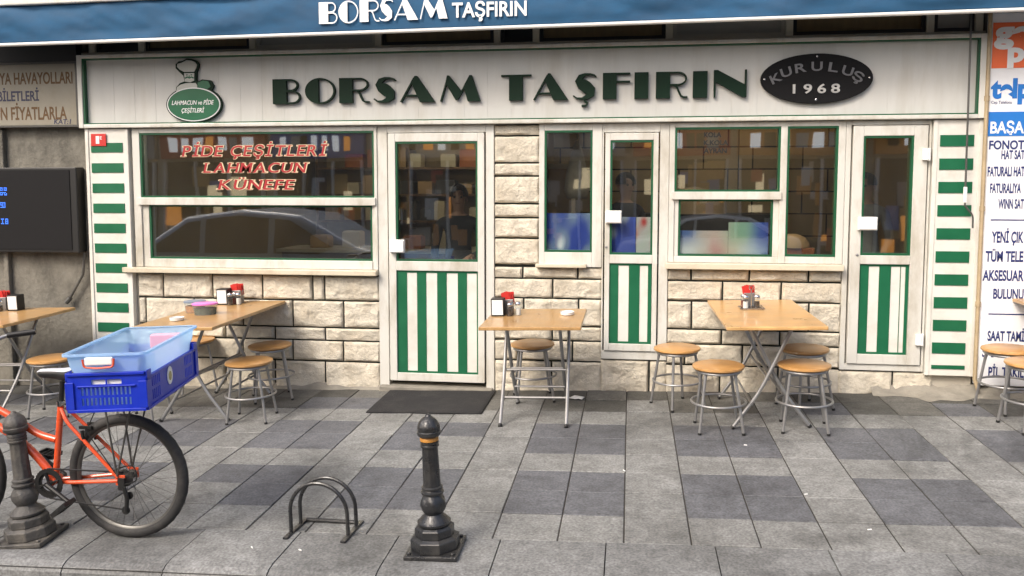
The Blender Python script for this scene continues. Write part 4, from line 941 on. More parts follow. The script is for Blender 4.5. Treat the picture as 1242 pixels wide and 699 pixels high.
# positions in metres along the valance
ALET = [('B', 0, .154), ('O', .163, .164), ('R', .338, .160), ('S', .492, .124), ('A', .618, .196), ('M', .828, .222)]
ax0 = -2.485; 
for ch, dx, w_ in ALET: mb = MB(); deco(ch, mb, ax0 + dx, az0(ax0+dx) + .067 + .012*dx, w_, .170, AY - .024, .003); mb.build('letter', M['white_text'], aw, world=True)
mb = text_mb('TAŞFIRIN', ax0 + 1.086, ax0 + 1.674, az0(ax0+1.3) + .080, .108, AY - .024, .003, .022)
mb.build('lettering', M['white_text'], aw, world=True)

t = thing('awning_crank', 'thin hanging grey crank rod with white grip before the right striped panel', 'crank rod', (2.56, -.14, 1.5))
mb = MB(); mb.tube([(2.553, -.14, 3.55), (2.567, -.14, 1.70)], .008, 8); mb.build('rod', M['dark_tube'], t, world=True, smooth=True)
mb = MB(); mb.tube([(2.567, -.14, 1.72), (2.568, -.14, 1.60)], .014, 10); mb.build('grip', M['white'], t, world=True, smooth=True)
mb = MB(); mb.tube(fillet([(2.568, -.14, 1.60), (2.568, -.14, 1.575), (2.63, -.14, 1.50), (2.632, -.14, 1.40)], .03), .007, 8); mb.build('crank_arm', M['dark_tube'], t, world=True, smooth=True)

# ------------------------------------------------------------------ stools
def make_stool(label, x, y, rz, h=.47, group='wooden stools around the tables'):
    t = thing('stool', label, 'stool', M=on_ground(x, y, rz), group=group)
    mb = MB(); mb.lathe([(.150, h-.030), (.174, h-.027), (.182, h-.018), (.180, h-.006), (.168, h-.001), (.001, h)], 36); mb.build('seat', M['stool_wood'], t, smooth=True, ang=50)
    mb = MB(); mb.tube(arc((0,0,h-.041), .152, 0, 360, 32, (1,0,0), (0,1,0))[:-1], .011, 8, closed=True); mb.build('seat_ring', M['steel'], t, smooth=True)
    for k in range(4):
        a = R(45 + 90*k); c, s = math.cos(a), math.sin(a); mb = MB()
        mb.tube([(c*.135, s*.135, h-.03), (c*.150, s*.150, h-.10), (c*.212, s*.212, .012)], .0105, 10); leg = mb.build('leg', M['steel'], t, smooth=True)
        mb = MB(); mb.tube([(c*.211, s*.211, .016), (c*.2135, s*.2135, 0)], .0125, 10); mb.build('foot_cap', M['black'], leg, smooth=True)
    mb = MB(); mb.tube(arc((0,0,.205), .190, 0, 360, 36, (1,0,0), (0,1,0))[:-1], .0085, 8, closed=True); mb.build('foot_ring', M['steel'], t, smooth=True)
    return t
st0 = make_stool('stool at the left front of the table under the right window', .64, -1.06, R(2))
def stool(x, y, rz, label):
    c = copy_tree(st0); c.matrix_basis = on_ground(x, y, R(rz)); c['label'] = label; return c
stool(.385, -.45, 31, 'stool by the stone wall left of the right-hand table, nearest the middle door')
stool(1.235, -1.02, -7, 'stool at the right front of the table under the right window')
stool(1.345, -.47, 24, 'stool by the stone wall right of the right-hand table, partly behind another stool')
stool(-.775, -.29, 12, 'lone stool tucked behind the square table between the two doors')
stool(-2.915, -.98, 8, 'front stool right of the table holding the pink-lidded tub')
stool(-3.02, -.36, 28, 'stool by the wall right of the table with the pink-lidded tub, behind a nearer stool')
stool(-3.84, -.13, 40, 'stool mostly hidden by the blue crate, beyond the left end of the tub table')
stool(-3.80, -1.02, 3, 'stool hidden behind the blue crate with only its legs showing below it')
stool(-4.66, -.90, 15, 'stool right of the far left table, just above the bicycle saddle')
stool(2.80, -.47, 20, 'stool before the phone shop board, the farther of two at the right edge')
stool(2.775, -.93, 9, 'stool cut off by the right edge of the photo, the nearer of two there')

# ------------------------------------------------------------------ folding tables
def make_table(label, x, y, rz, W, L, h):
    """top W (x) by L (y); two crossed tube frames whose X shows from the short (y) end"""
    t = thing('folding_table', label, 'table', M=on_ground(x, y, rz), group='folding tables along the shop front')
    mb = MB(); mb.box(-W/2, W/2, -L/2, L/2, h-.026, h); mb.build('table_top', M['table_wood'], t, bevel=.006, seg=3)
    fx = W*.40; tx = W*.22; yo = L*.33; r = .0135
    for sgn, yy in ((1, yo), (-1, yo-.045)):
        for sy in (-1, 1):
            a = MB(); a.tube(fillet([(sgn*tx, sy*yy, h-.03), (-sgn*fx*.30, sy*yy, .27), (-sgn*fx*1.0, sy*yy, .014)], .12), r, 10)
            a.build('leg', M['steel'], t, smooth=True)
        for p in ((-sgn*fx*.50, .18), (sgn*tx, h-.035), (-sgn*fx*.08, .36)):
            a = MB(); a.tube([(p[0], -yy, p[1]), (p[0], yy, p[1])], .009, 8); a.build('cross_bar', M['steel'], t, smooth=True)
        for sy in (-1, 1):
            a = MB(); a.tube([(-sgn*fx*.985, sy*yy, .020), (-sgn*fx*1.03, sy*yy, .006)], .0155, 10); a.build('foot_cap', M['black'], t, smooth=True)
    return t
t4 = make_table('table under the right window with red napkin box and shakers', 1.0, -.65, R(1), .67, 1.22, .775)
t3 = make_table('square table between the left and middle doors with white napkin holder', -.69, -.76, R(90), .82, .74, .76)
t2 = make_table('long table holding the pink-lidded tub below the red window lettering', -3.345, -.66, R(-.8), .66, 1.30, .79)
t1 = make_table('far left table below the black display board, cut by the photo edge', -5.40, -.70, R(90), .88, 1.06, .78)
t5 = make_table('table at the right edge of which only one corner shows', 3.32, -.55, R(0), .66, 1.0, .775)

def on_table(t, x, y, h, rz=0): return t.matrix_basis @ Matrix.Translation((x, y, h)) @ Matrix.Rotation(rz, 4, 'Z')
def napkin_holder(Mx, label):
    t = thing('napkin_holder', label, 'napkin holder', M=Mx, group='napkin holders on the tables')
    mb = MB(); mb.box(-.05, .05, -.045, .045, 0, .012); mb.box(-.05, .05, .036, .045, .012, .13); mb.box(-.05, -.044, -.045, .036, .012, .13); mb.box(.044, .05, -.045, .036, .012, .13); mb.box(-.05, .05, -.045, .045, .1301, .138)
    mb.build('case', M['black'], t, bevel=.002)
    mb = MB()
    for k in range(9): mb.box(-.042, .042, -.047 + .008*k, -.041 + .008*k, .013, .127 - .004*(k % 2))
    mb.build('napkins', M['paper'], t); return t
def shaker(Mx, label, m=None):
    t = thing('spice_shaker', label, 'shaker', M=Mx, group='spice shakers on the tables')
    mb = MB(); mb.lathe([(.022, 0), (.024, .004), (.0225, .03), (.024, .075), (.020, .082)], 18); mb.build('jar', M['jar_glass'], t, smooth=True, ang=50)
    mb = MB(); mb.lathe([(.019, .004), (.020, .03), (.0195, .055)], 16); mb.build('spice', m or M['dark_jar'], t, smooth=True, ang=50)
    mb = MB(); mb.lathe([(.0235, .080), (.0245, .083), (.0235, .098), (.015, .106), (.002, .108)], 18); mb.build('lid', M['chrome'], t, smooth=True, ang=50); return t
def ashtray(Mx, label):
    t = tag(MB().lathe([(.040, 0), (.052, .004), (.056, .026), (.050, .027), (.046, .010), (.001, .008)], 24).build('ashtray', M['ceramic'], smooth=True, ang=45), label, 'ashtray', 'ashtrays on the tables'); t.matrix_basis = Mx; return t
def sugar_box(Mx, label):
    t = thing('red_packet_box', label, 'box', M=Mx, group='red boxes on the tables')
    mb = MB(); mb.box(-.042, .042, -.03, .03, 0, .115); mb.build('case', M['steel'], t, bevel=.003)
    mb = MB()
    for k in range(8):
        mb.box(-.032, .032, -.0016, .0016, -.05, .048, Matrix.Translation((-.014 + .009*(k % 4), -.026 + .0075*k, .120)) @ Matrix.Rotation(R((-9, 5, 12, -3)[k % 4]), 4, 'Y'))
    mb.build('red_packets', M['red'], t); return t
white_spice = mat('salt', (.7, .69, .66), .6); rust_spice = mat('red_pepper', (.16, .03, .015), .6)
def cruet(t, x, y, h, rz, words, holder=True):
    def at(dx, dy, r=0): 
        c, s = math.cos(rz), math.sin(rz); return on_table(t, x + c*dx - s*dy, y + s*dx + c*dy, h, rz + r)
    if holder: napkin_holder(at(-.055, .02, R(4)), 'white napkins in dark holder ' + words)
    shaker(at(.035, -.035), 'dark spice shaker with steel lid in front ' + words)
    shaker(at(.045, .025), 'red pepper shaker behind the dark one ' + words, rust_spice)
    shaker(at(.095, 0), 'salt shaker at the right end ' + words, white_spice)
# right table: red packet box, shakers on a small steel tray
W4 = 'on the table under the right window'
def T4(dx, dy, r=0): return on_table(t4, dx - .055, dy + .16, .775, r)
tr = thing('steel_tray', 'small shiny tray under the shakers ' + W4, 'tray', M=T4(0, -.02))
mb = MB(); mb.box(-.085, .085, -.06, .06, 0, .006); mb.rframe((-.09, .09, 0, .012), (-.085, .085, 0, .0119), -.065, .065) if False else None; mb.build('plate', M['chrome'], tr, bevel=.004)
mb = MB(); mb.tube([(-.09,-.065,.012),(.09,-.065,.012),(.09,.065,.012),(-.09,.065,.012)], .005, 6, closed=True); mb.build('rim', M['chrome'], tr, smooth=True)
mb = MB(); mb.tube([(0,0,.006),(0,0,.15)], .004, 6); mb.tube(arc((0,0,.165),.015,-90,250,14), .0035, 6); mb.build('handle', M['chrome'], tr, smooth=True)
sugar_box(on_table(t4, -.06, .235, .775), 'bright red packets in a steel box ' + W4)
shaker(T4(-.045, -.04) @ Matrix.Translation((0,0,.006)), 'salt shaker left on the tray ' + W4, white_spice)
shaker(T4(.04, -.03) @ Matrix.Translation((0,0,.006)), 'dark shaker right on the tray ' + W4)
shaker(T4(-.05, .02) @ Matrix.Translation((0,0,.006)), 'red pepper shaker behind the salt ' + W4, rust_spice)
# square table (its local x points away from the wall line)
W3 = 'on the square table between the doors'
def T3(wx, wy, r=0): return on_table(t3, wy, -wx, .76, r - R(90))
napkin_holder(T3(-.30, .09), 'white napkins in dark holder at the left edge ' + W3)
shaker(T3(-.205, .06), 'tall dark shaker beside the napkin holder ' + W3)
shaker(T3(-.205, .115), 'red pepper shaker behind the dark shaker ' + W3, rust_spice)
shaker(T3(-.145, .10), 'pale salt shaker right of the dark shaker ' + W3, white_spice)
o = sugar_box(T3(-.235, .19), 'red packets showing behind the napkin holder ' + W3)
ashtray(T3(.235, .11), 'white ashtray near the right edge ' + W3)
# tub table
W2 = 'on the table with the pink-lidded tub'
cruet(t2, -.10, .44, .79, R(-4), W2)
sugar_box(on_table(t2, -.06, .53, .79, R(-4)), 'red packets standing at the far end ' + W2)
ashtray(on_table(t2, -.12, -.36, .79), 'white ashtray at the near left edge ' + W2)
def tub(Mx, label, lid, fill, a=.085, b=.065):
    t = thing('food_tub', label, 'food tub', M=Mx)
    def ell(r, z): return [(a*r*math.cos(2*math.pi*k/28), b*r*math.sin(2*math.pi*k/28), z) for k in range(28)]
    mb = MB(); vs = ell(.88, 0) + ell(1, .085); mb.add(vs, [(k, (k+1) % 28, 28+(k+1) % 28, 28+k) for k in range(28)] + [tuple(range(27, -1, -1))]); mb.build('tub', M['tub_plastic'], t, smooth=True, ang=50)
    mb = MB(); vs = ell(.82, .004) + ell(.9, .055); mb.add(vs, [(k, (k+1) % 28, 28+(k+1) % 28, 28+k) for k in range(28)] + [tuple(range(27, -1, -1)), tuple(range(28, 56))]); mb.build('contents', fill, t, smooth=True, ang=50)
    mb = MB(); vs = ell(1.05, .083) + ell(1.05, .094) + ell(.93, .098); mb.add(vs, [(r*28+k, r*28+(k+1) % 28, r*28+28+(k+1) % 28, r*28+28+k) for k in range(28) for r in (0, 1)] + [tuple(range(27, -1, -1)), tuple(range(56, 84))]); mb.build('lid', lid, t, smooth=True, ang=50)
    return t
tub(on_table(t2, -.035, -.08, .79, R(10)), 'clear oval tub of green leaves with pink lid', M['pink'], mat('herbs', (.03, .055, .02), .8, var=.6, scale=60), .10, .07)
tub(on_table(t2, -.19, .04, .79, R(5)), 'clear tub of orange food with bluish lid beside the pink one', mat('bluish_lid', (.16, .2, .26), .4), mat('orange_food', (.45, .19, .05), .7, var=.4, scale=50), .088, .07)
# far left table
W1 = 'on the far left table'
def T1(wx, wy, r=0): return on_table(t1, wy, -wx, .78, r - R(90))
napkin_holder(T1(.06, .30), 'white napkins in dark holder ' + W1); sugar_box(T1(-.07, .32), 'red packets standing behind the shakers ' + W1)
shaker(T1(-.09, .20), 'salt shaker at the left of the set ' + W1, white_spice); shaker(T1(-.03, .22), 'dark spice shaker in the middle of the set ' + W1); shaker(T1(-.13, .27), 'red pepper shaker at the back of the set ' + W1, rust_spice)
ashtray(T1(-.16, -.06), 'white ashtray at the photo edge ' + W1)

# ------------------------------------------------------------------ door mat and litter
v = []; f = []; n = 24
t = MB(); vs = []
for j in range(13):
    for i in range(n+1):
        u = i/n; q = j/12; x = -2.06 + .93*u + .01*noise.noise(Vector((0, q*3, 5))); y = -.775 + .70*q + .008*noise.noise(Vector((u*4, 0, 9)))
        vs.append((x, y, zg(x, y) + .010 + .004*noise.noise(Vector((u*5, q*4, 0)))))
for j in range(12):
    for i in range(n): a = j*(n+1)+i; f.append((a, a+1, a+n+2, a+n+1))
t.add(vs, f); o = t.build('door_mat', M['mat'], smooth=True, ang=70); tag(o, 'worn black rubber mat on the paving before the left door', 'door mat'); so = o.modifiers.new('s', 'SOLIDIFY'); so.thickness = .009; so.offset = -1
rl = random.Random(2)
def scrap(x, y, a, b, label, m, group=None, name='paper_scrap', h=.004):
    mb = MB(); N_ = 4
    vs = [(a*(i/N_-.5), b*(j/N_-.5), .004 + h*abs(noise.noise(Vector((i*.9 + x*7, j*.9, y*5))))*2.5) for j in range(N_+1) for i in range(N_+1)]
    mb.add(vs, [(j*5+i, j*5+i+1, j*5+i+6, j*5+i+5) for j in range(4) for i in range(4)]); o = mb.build(name, m, smooth=True, ang=80); o.matrix_basis = on_ground(x, y, rl.uniform(0, 3)); so = o.modifiers.new('s', 'SOLIDIFY'); so.thickness = .002
    return tag(o, label, 'litter', group)
scrap(-.42, -.28, .11, .08, 'crumpled white paper lying under the square table', M['paper'], h=.012)
for px in ((.78,-1.42),(1.22,-2.74),(1.0,-2.28),(-1.62,-3.2),(-1.88,-3.19),(-.02,-1.96)):
    mb = MB(); mb.tube([(-.010, 0, .003), (.010, .002, .003)], .0034, 7); o = mb.build('cigarette_butt', M['paper'], smooth=True); o.matrix_basis = on_ground(px[0], px[1], rl.uniform(0, 3)); tag(o, 'tiny pale cigarette butt lying on the open paving', 'litter', 'cigarette butts on the paving')
o = scrap(-1.86, -3.50, .07, .05, 'dry curled leaf in the gutter at the bottom left', mat('dry_leaf', (.38, .30, .17), .8, var=.3, scale=30), h=.02, name='dry_leaf'); o.location.z -= .10
o = scrap(-2.50, -3.47, .035, .025, 'small orange scrap of wrapper in the left gutter', mat('wrapper', (.5, .22, .06), .5), name='wrapper_scrap'); o.location.z -= .10

# ------------------------------------------------------------------ bollards
def bollard(x, y, m, band, label, lean=0., rz=0.):
    t = thing('bollard', label, 'bollard', M=on_ground(x, y, rz) @ Matrix.Rotation(lean, 4, 'Y'), group='cast iron bollards along the kerb')
    mb = MB(); mb.box(-.132, .132, -.132, .132, -.004, .020); pl = mb.build('base_plate', m, t, bevel=.006)
    for sx in (-1, 1):
        for sy in (-1, 1):
            mb = MB(); mb.lathe([(.011, .020), (.011, .028), (.006, .031)], 6, Matrix.Translation((sx*.108, sy*.108, 0))); mb.build('bolt', m, pl)
    mb = MB(); mb.lathe([(.124, .021), (.124, .070), (.102, .082)], 8, a0=R(22.5)); mb.lathe([(.100, .0821), (.100, .122), (.084, .132)], 8, a0=R(22.5))
    mb.build('pedestal', m, t, bevel=.004)
    mb = MB(); mb.lathe([(.070, .1325), (.082, .138), (.084, .150), (.070, .160), (.066, .168), (.052, .178), (.047, .190)], 28)
    prof = []; N_ = 28
    vs = []; 
    zs = [.190, .205, .225, .245, .262, .276, .286]; rs = [.047, .057, .064, .064, .058, .050, .045]
    for z, r in zip(zs, rs):
        for k in range(48):
            a = 2*math.pi*k/48; lob = .0045*math.sin(6*a + (z-.19)*60)*math.sin(max(0, min(1, (z-.19)/.096))*math.pi); vs.append(((r+lob)*math.cos(a), (r+lob)*math.sin(a), z))
    mb.add(vs, [(i*48+k, i*48+(k+1) % 48, (i+1)*48+(k+1) % 48, (i+1)*48+k) for i in range(6) for k in range(48)])
    mb.lathe([(.045, .2861), (.056, .291), (.058, .301), (.049, .306), (.047, .312), (.053, .317), (.053, .325), (.044, .331)], 28)
    mb.build('baluster', m, t, smooth=True, ang=40)
    mb = MB(); vs = []; fl = 40
    for z, r in ((.3312, .0445), (.345, .0435), (.515, .039), (.525, .039)):
        for k in range(fl):
            rr = r - (.0028 if k % 4 in (0, 1) and .34 < z < .52 else 0); a = 2*math.pi*k/fl; vs.append((rr*math.cos(a), rr*math.sin(a), z))
    mb.add(vs, [(i*fl+k, i*fl+(k+1) % fl, (i+1)*fl+(k+1) % fl, (i+1)*fl+k) for i in range(3) for k in range(fl)])
    mb.lathe([(.039, .5252), (.047, .529), (.047, .536), (.042, .540), (.046, .544), (.046, .552), (.041, .556)], 28)
    mb.build('shaft', m, t, smooth=True, ang=40)
    mb = MB(); mb.lathe([(.043, .5562), (.0462, .558), (.0462, .572), (.043, .577)], 28); mb.build('band', band, t, smooth=True, ang=40)
    mb = MB(); mb.lathe([(.043, .5772), (.054, .583), (.059, .592), (.059, .604), (.053, .609)], 28); vs = []
    pr = [(.053, .6092), (.055, .620), (.052, .636), (.043, .655), (.030, .670), (.016, .678), (.014, .684), (.006, .690), (.0005, .691)]
    for r, z in pr:
        for k in range(48):
            a = 2*math.pi*k/48; q = r*(1 + .05*abs(math.cos(4*a))*(1 if z < .67 else 0)); vs.append((q*math.cos(a), q*math.sin(a), z))
    mb.add(vs, [(i*48+k, i*48+(k+1) % 48, (i+1)*48+(k+1) % 48, (i+1)*48+k) for i in range(len(pr)-1) for k in range(48)])
    mb.build('cap', m, t, smooth=True, ang=38)
    return t
bollard(-.942, -3.13, M['iron'], M['ochre'], 'black cast iron bollard with an ochre band, alone on the kerb', R(-1.2))
bollard(-3.125, -3.17, M['iron_worn'], M['iron_worn'], 'weathered grey cast iron bollard in front of the orange bicycle', R(-3.5), R(5))

# ------------------------------------------------------------------ low bicycle rack
t = thing('bicycle_rack', 'low black double hoop bicycle rack bolted on the paving', 'bicycle rack', M=on_ground(-1.585, -2.96, R(-3)))
for yy, h in ((-.060, .280), (.055, .268)):
    mb = MB(); p = [(-.158, yy, .012)] + arc((0, yy, h-.158), .158, 180, 0, 22) + [(.158, yy, .012)]; mb.tube(p, .0105, 10); mb.build('hoop', M['iron'], t, smooth=True)
for sx in (-.158, .158):
    mb = MB(); mb.box(sx-.014, sx+.014, -.135, .13, 0, .012); mb.build('base_bar', M['iron'], t, bevel=.003)
mb = MB(); mb.tube([(-.144, .10, .012), (.144, .10, .012)], .011, 8); mb.build('cross_bar', M['iron'], t, smooth=True)

# ------------------------------------------------------------------ bicycle (points to -x, parallel to the kerb)
BX, BY = -2.580, -3.113
bk = thing('bicycle', 'orange bicycle with black tyres carrying two crates behind the saddle', 'bicycle', M=on_ground(BX, BY, 0))
RW = .332; WB = 1.045
def wheel(x, name, rear):
    w_ = bpy.data.objects.new(name, None); COL.objects.link(w_); w_.parent = bk; w_.location = (x, 0, RW)
    c = (0, 0, 0)
    mb = MB(); NT = 72; vs = []; cs = 14
    for i in range(NT):
        a = 2*math.pi*i/NT; d = Vector((math.cos(a), 0, math.sin(a)))
        for k in range(cs):
            b = 2*math.pi*k/cs; kn = .0022 if (i % 2 and abs(b) < 1.2 or i % 2 and b > 5.1) else 0
            vs.append(d*(RW - .026 + (.026 + kn)*math.cos(b)) + Vector((0, .026*math.sin(b), 0)))
    mb.add(vs, [(i*cs+k, i*cs+(k+1) % cs, ((i+1) % NT)*cs+(k+1) % cs, ((i+1) % NT)*cs+k) for i in range(NT) for k in range(cs)]); mb.build('tyre', M['rubber'], w_, smooth=True, ang=60)
    mb = MB(); rp = [(RW-.052, -.013), (RW-.044, -.015), (RW-.044, .015), (RW-.052, .013), (RW-.060, .006), (RW-.060, -.006)]
    vs = [(r*math.cos(2*math.pi*i/NT), y, r*math.sin(2*math.pi*i/NT)) for i in range(NT) for r, y in rp]
    mb.add(vs, [(i*6+k, i*6+(k+1) % 6, ((i+1) % NT)*6+(k+1) % 6, ((i+1) % NT)*6+k) for i in range(NT) for k in range(6)]); mb.build('rim', M['dark_tube'], w_, smooth=True, ang=40)
    mb = MB(); ry = Matrix.Rotation(R(90), 4, 'X'); mb.lathe([(.009,-.055),(.009,-.036),(.024,-.035),(.024,-.030),(.014,-.028),(.014,.028),(.024,.030),(.024,.035),(.009,.036),(.009,.055)], 18, ry); mb.build('hub', M['dark_tube'], w_, smooth=True, ang=30)
    mb = MB()
    for k in range(36):
        a = 2*math.pi*k/36; sd_ = 1 if k % 2 else -1; b = a + (1.15 if (k//2) % 2 else -1.15)
        mb.tube([(.022*math.cos(b), sd_*.032, .022*math.sin(b)), ((RW-.058)*math.cos(a), sd_*.004, (RW-.058)*math.sin(a))], .0011, 5, caps=False)
    mb.build('spokes', M['dark_tube'], w_, smooth=True)
    return w_
wheel(0, 'rear_wheel', True); wheel(-WB, 'front_wheel', False)
BB = Vector((-.42, 0, .300)); ST = Vector((-.355, 0, .715)); HD0 = Vector((-.915, 0, .62)); HD1 = Vector((-.885, 0, .755)); HUB = Vector((0, 0, RW))
mb = MB(); mb.tube([BB, ST], .0165, 14); mb.build('seat_tube', M['orange'], bk, smooth=True)
mb = MB(); mb.tube(fillet([(-.397, 0, .520), (-.50, 0, .545), (-.70, 0, .675), (-.89, 0, .735)], .12), .019, 14); mb.build('top_tube', M['orange'], bk, smooth=True)
mb = MB(); mb.tube(fillet([BB + Vector((.0, 0, .004)), (-.545, 0, .46), (-.70, 0, .575), (-.905, 0, .665)], .12), .021, 14); mb.build('down_tube', M['orange'], bk, smooth=True)
mb = MB(); mb.tube([HD0, HD1], .021, 14); mb.build('head_tube', M['orange'], bk, smooth=True)
mb = MB(); mb.tube([BB + Vector((0, -.036, 0)), BB + Vector((0, .036, 0))], .022, 14); mb.build('bottom_bracket', M['orange'], bk, smooth=True)
for sy in (-1, 1):
    mb = MB(); mb.tube(fillet([BB + Vector((.01, sy*.018, 0)), (-.33, sy*.034, .300), (-.02, sy*.060, RW-.006)], .05), .0105, 10); mb.build('chain_stay', M['orange'], bk, smooth=True)
    mb = MB(); mb.tube(fillet([ST + Vector((.012, sy*.016, -.025)), (-.30, sy*.042, .63), (-.02, sy*.060, RW+.01)], .05), .0095, 10); mb.build('seat_stay', M['orange'], bk, smooth=True)
    mb = MB(); mb.box(-.035, .02, sy*.060-.003, sy*.060+.003, RW-.03, RW+.025); mb.build('dropout', M['orange'], bk, bevel=.002)
    mb = MB(); mb.tube(fillet([HD0 + Vector((-.005, sy*.03, -.02)), (-.97, sy*.055, .58), (-WB, sy*.055, RW)], .08), .013, 10); mb.build('fork_blade', M['orange'], bk, smooth=True)
    mb = MB(); mb.tube([(-.205, sy*.05, .508), (-.215, sy*.045, .585)], .009, 8); mb.box(-.235, -.165, sy*.034-.006, sy*.034+.006, .590, .606); mb.build('brake_arm', M['black'], bk, smooth=True)
    mb = MB(); mb.tube([(-.02, sy*.066, RW+.02), (-.06, sy*.075, .765)], .005, 8); mb.tube([(-.02, sy*.066, RW+.02), (.10, sy*.075, .765)], .005, 8); mb.build('rack_strut', M['dark_tube'], bk, smooth=True)
mb = MB(); mb.tube([ST, ST + Vector((.018, 0, .12))], .0135, 12); mb.build('seat_post', M['black'], bk, smooth=True)
mb = MB(); mb.lathe([(.021, -.012), (.021, .014)], 14, Matrix.Translation(ST)); mb.tube([ST + Vector((.02, -.004, 0)), ST + Vector((.055, -.028, .01))], .005, 8); mb.build('seat_clamp', M['chrome'], bk, smooth=True, ang=30)
# saddle
mb = MB(); vs = []; NS = 14; sec = 12
for i in range(NS+1):
    u = i/NS; x = -.475 + .265*u; hw = .018 + .012*u + .052*max(0, (u-.42)/.58)**1.3; zc = .868 + .016*(u-.3)**2*4 + .006*math.sin(u*6); th = .020 + .018*u
    if i in (0, NS): hw *= .5; th *= .5
    for k in range(sec):
        a = 2*math.pi*k/sec; vs.append((x, hw*math.cos(a), zc + th*math.sin(a)*(1 if math.sin(a) > 0 else 1.1)))
mb.add(vs, [(i*sec+k, i*sec+(k+1) % sec, (i+1)*sec+(k+1) % sec, (i+1)*sec+k) for i in range(NS) for k in range(sec)] + [tuple(range(sec-1, -1, -1)), tuple(NS*sec+k for k in range(sec))])
sdl = mb.build('saddle', M['black'], bk, smooth=True, ang=80); sub = sdl.modifiers.new('s', 'SUBSURF'); sub.levels = 1; sub.render_levels = 1
mb = MB(); vs = [(p[0], p[1]*.97, p[2] + .004) for p in vs]
fs = [(i*sec+k, i*sec+(k+1) % sec, (i+1)*sec+(k+1) % sec, (i+1)*sec+k) for i in range(NS) for k in range(1, 5)]
mb.add(vs, fs); q = mb.build('saddle_cover', mat('grey_saddle_top', (.50, .52, .56), .35), sdl, smooth=True, ang=80)
# drivetrain
ry = Matrix.Rotation(R(90), 4, 'X')
mb = MB()
for k, r in enumerate((.046, .041, .036, .031, .027, .023)): mb.lathe([(r*.9, -.0012), (r, 0), (r*.9, .0012)], 26, Matrix.Translation((0, -.036 - .0045*(5-k), RW)) @ ry) if False else mb.lathe([(r, -.0012), (r, .0012)], 26, Matrix.Translation((0, -.0335 - .0045*(k), RW)) @ ry)
mb.build('cassette', M['dark_tube'], bk)
mb = MB()
for r, y in ((.078, -.055), (.060, -.048)):
    vs = []; fs = []; n = 60
    for yy in (y-.0015, y+.0015):
        for k in range(n):
            a = 2*math.pi*k/n; q = r + (.003 if k % 2 else 0); vs += [(BB.x + q*math.cos(a), yy, BB.z + q*math.sin(a)), (BB.x + r*.74*math.cos(a), yy, BB.z + r*.74*math.sin(a))]
    for k in range(n):
        j = (k+1) % n; fs += [(2*k, 2*j, 2*j+1, 2*k+1), (2*n+2*k, 2*n+2*k+1, 2*n+2*j+1, 2*n+2*j), (2*k, 2*n+2*k, 2*n+2*j, 2*j), (2*k+1, 2*j+1, 2*n+2*j+1, 2*n+2*k+1)]
    mb.add(vs, fs)
    for k in range(4):
        a = math.pi/2*k + .3; mb.tube([(BB.x, y, BB.z), (BB.x + r*.8*math.cos(a), y, BB.z + r*.8*math.sin(a))], .006, 6)
mb.build('chainring', M['black'], bk)
for sy, a in ((-1, R(-34)), (1, R(146))):
    e = BB + Vector((.165*math.cos(a), sy*.085, .165*math.sin(a)))
    mb = MB(); mb.tube([BB + Vector((0, sy*.03, 0)), BB + Vector((0, sy*.075, 0))], .012, 10); mb.tube([BB + Vector((0, sy*.072, 0)), e], [.014, .010], 10); cr_ = mb.build('crank_arm', M['black'], bk, smooth=True)
    pd = bpy.data.objects.new('pedal', None); COL.objects.link(pd); pd.parent = bk; pd.location = e + Vector((0, sy*.055, 0)); pd.rotation_euler = (0, R(-38 if sy < 0 else 10), R(0))
    mb = MB(); mb.tube([(0, -sy*.055, 0), (0, sy*.048, 0)], .007, 8)
    for x in (-.045, .045): mb.box(x-.005, x+.005, -.045, .045, -.012, .012)
    for y in (-.045, .04): mb.box(-.04, .04, y, y+.006, -.012, .012)
    for x in (-.02, .02): mb.box(x-.003, x+.003, -.039, .04, -.008, .008)
    mb.build('pedal_body', M['black'], pd, bevel=.002)
mb = MB(); mb.tube([(BB.x, -.055, BB.z+.080), (0, -.045, RW+.035)], .0045, 6); mb.tube([(BB.x, -.055, BB.z-.080), (-.02, -.05, .170), (.012, -.05, .150)], .0045, 6); mb.build('chain', M['black'], bk, smooth=True)
mb = MB(); mb.tube(fillet([(.01, -.068, RW-.03), (.03, -.070, RW-.09), (.012, -.06, .165)], .03), .011, 8); mb.lathe([(.022, -.004), (.022, .004)], 14, Matrix.Translation((.004, -.05, .165)) @ ry); mb.lathe([(.020, -.004), (.020, .004)], 14, Matrix.Translation((.030, -.05, .245)) @ ry); mb.box(-.012, .022, -.078, -.062, RW-.05, RW+.012)
mb.build('rear_derailleur', M['black'], bk, smooth=True, ang=30)
mb = MB(); mb.tube(fillet([(.02, -.072, RW-.02), (.10, -.075, RW+.0), (.085, -.075, RW+.085), (.02, -.070, RW+.075), (-.04, -.062, RW+.05)], .05), .0035, 6); mb.tube([(-.20, -.046, .60), (-.03, -.062, RW+.03)], .0028, 6); mb.tube([(-.14, -.02, .70), (-.19, -.03, .60)], .0028, 6); mb.build('gear_cable', M['black'], bk, smooth=True)
mb = MB()
for yy in (-.07, 0, .07): mb.tube([(-.22, yy, .772), (.20, yy, .772)], .006, 8)
for xx in (-.22, -.08, .06, .20): mb.tube([(xx, -.078, .772), (xx, .078, .772)], .006, 8)
mb.tube([(-.22, -.06, .772), ST + Vector((.01, -.015, -.01))], .005, 8); mb.tube([(-.22, .06, .772), ST + Vector((.01, .015, -.01))], .005, 8)
mb.build('luggage_rack', M['dark_tube'], bk, smooth=True)
mb = MB(); mb.tube([HD1, HD1 + Vector((.015, 0, .12)), HD1 + Vector((-.05, 0, .16))], .014, 12); mb.build('stem', M['steel'], bk, smooth=True)
HB = HD1 + Vector((-.05, 0, .16))
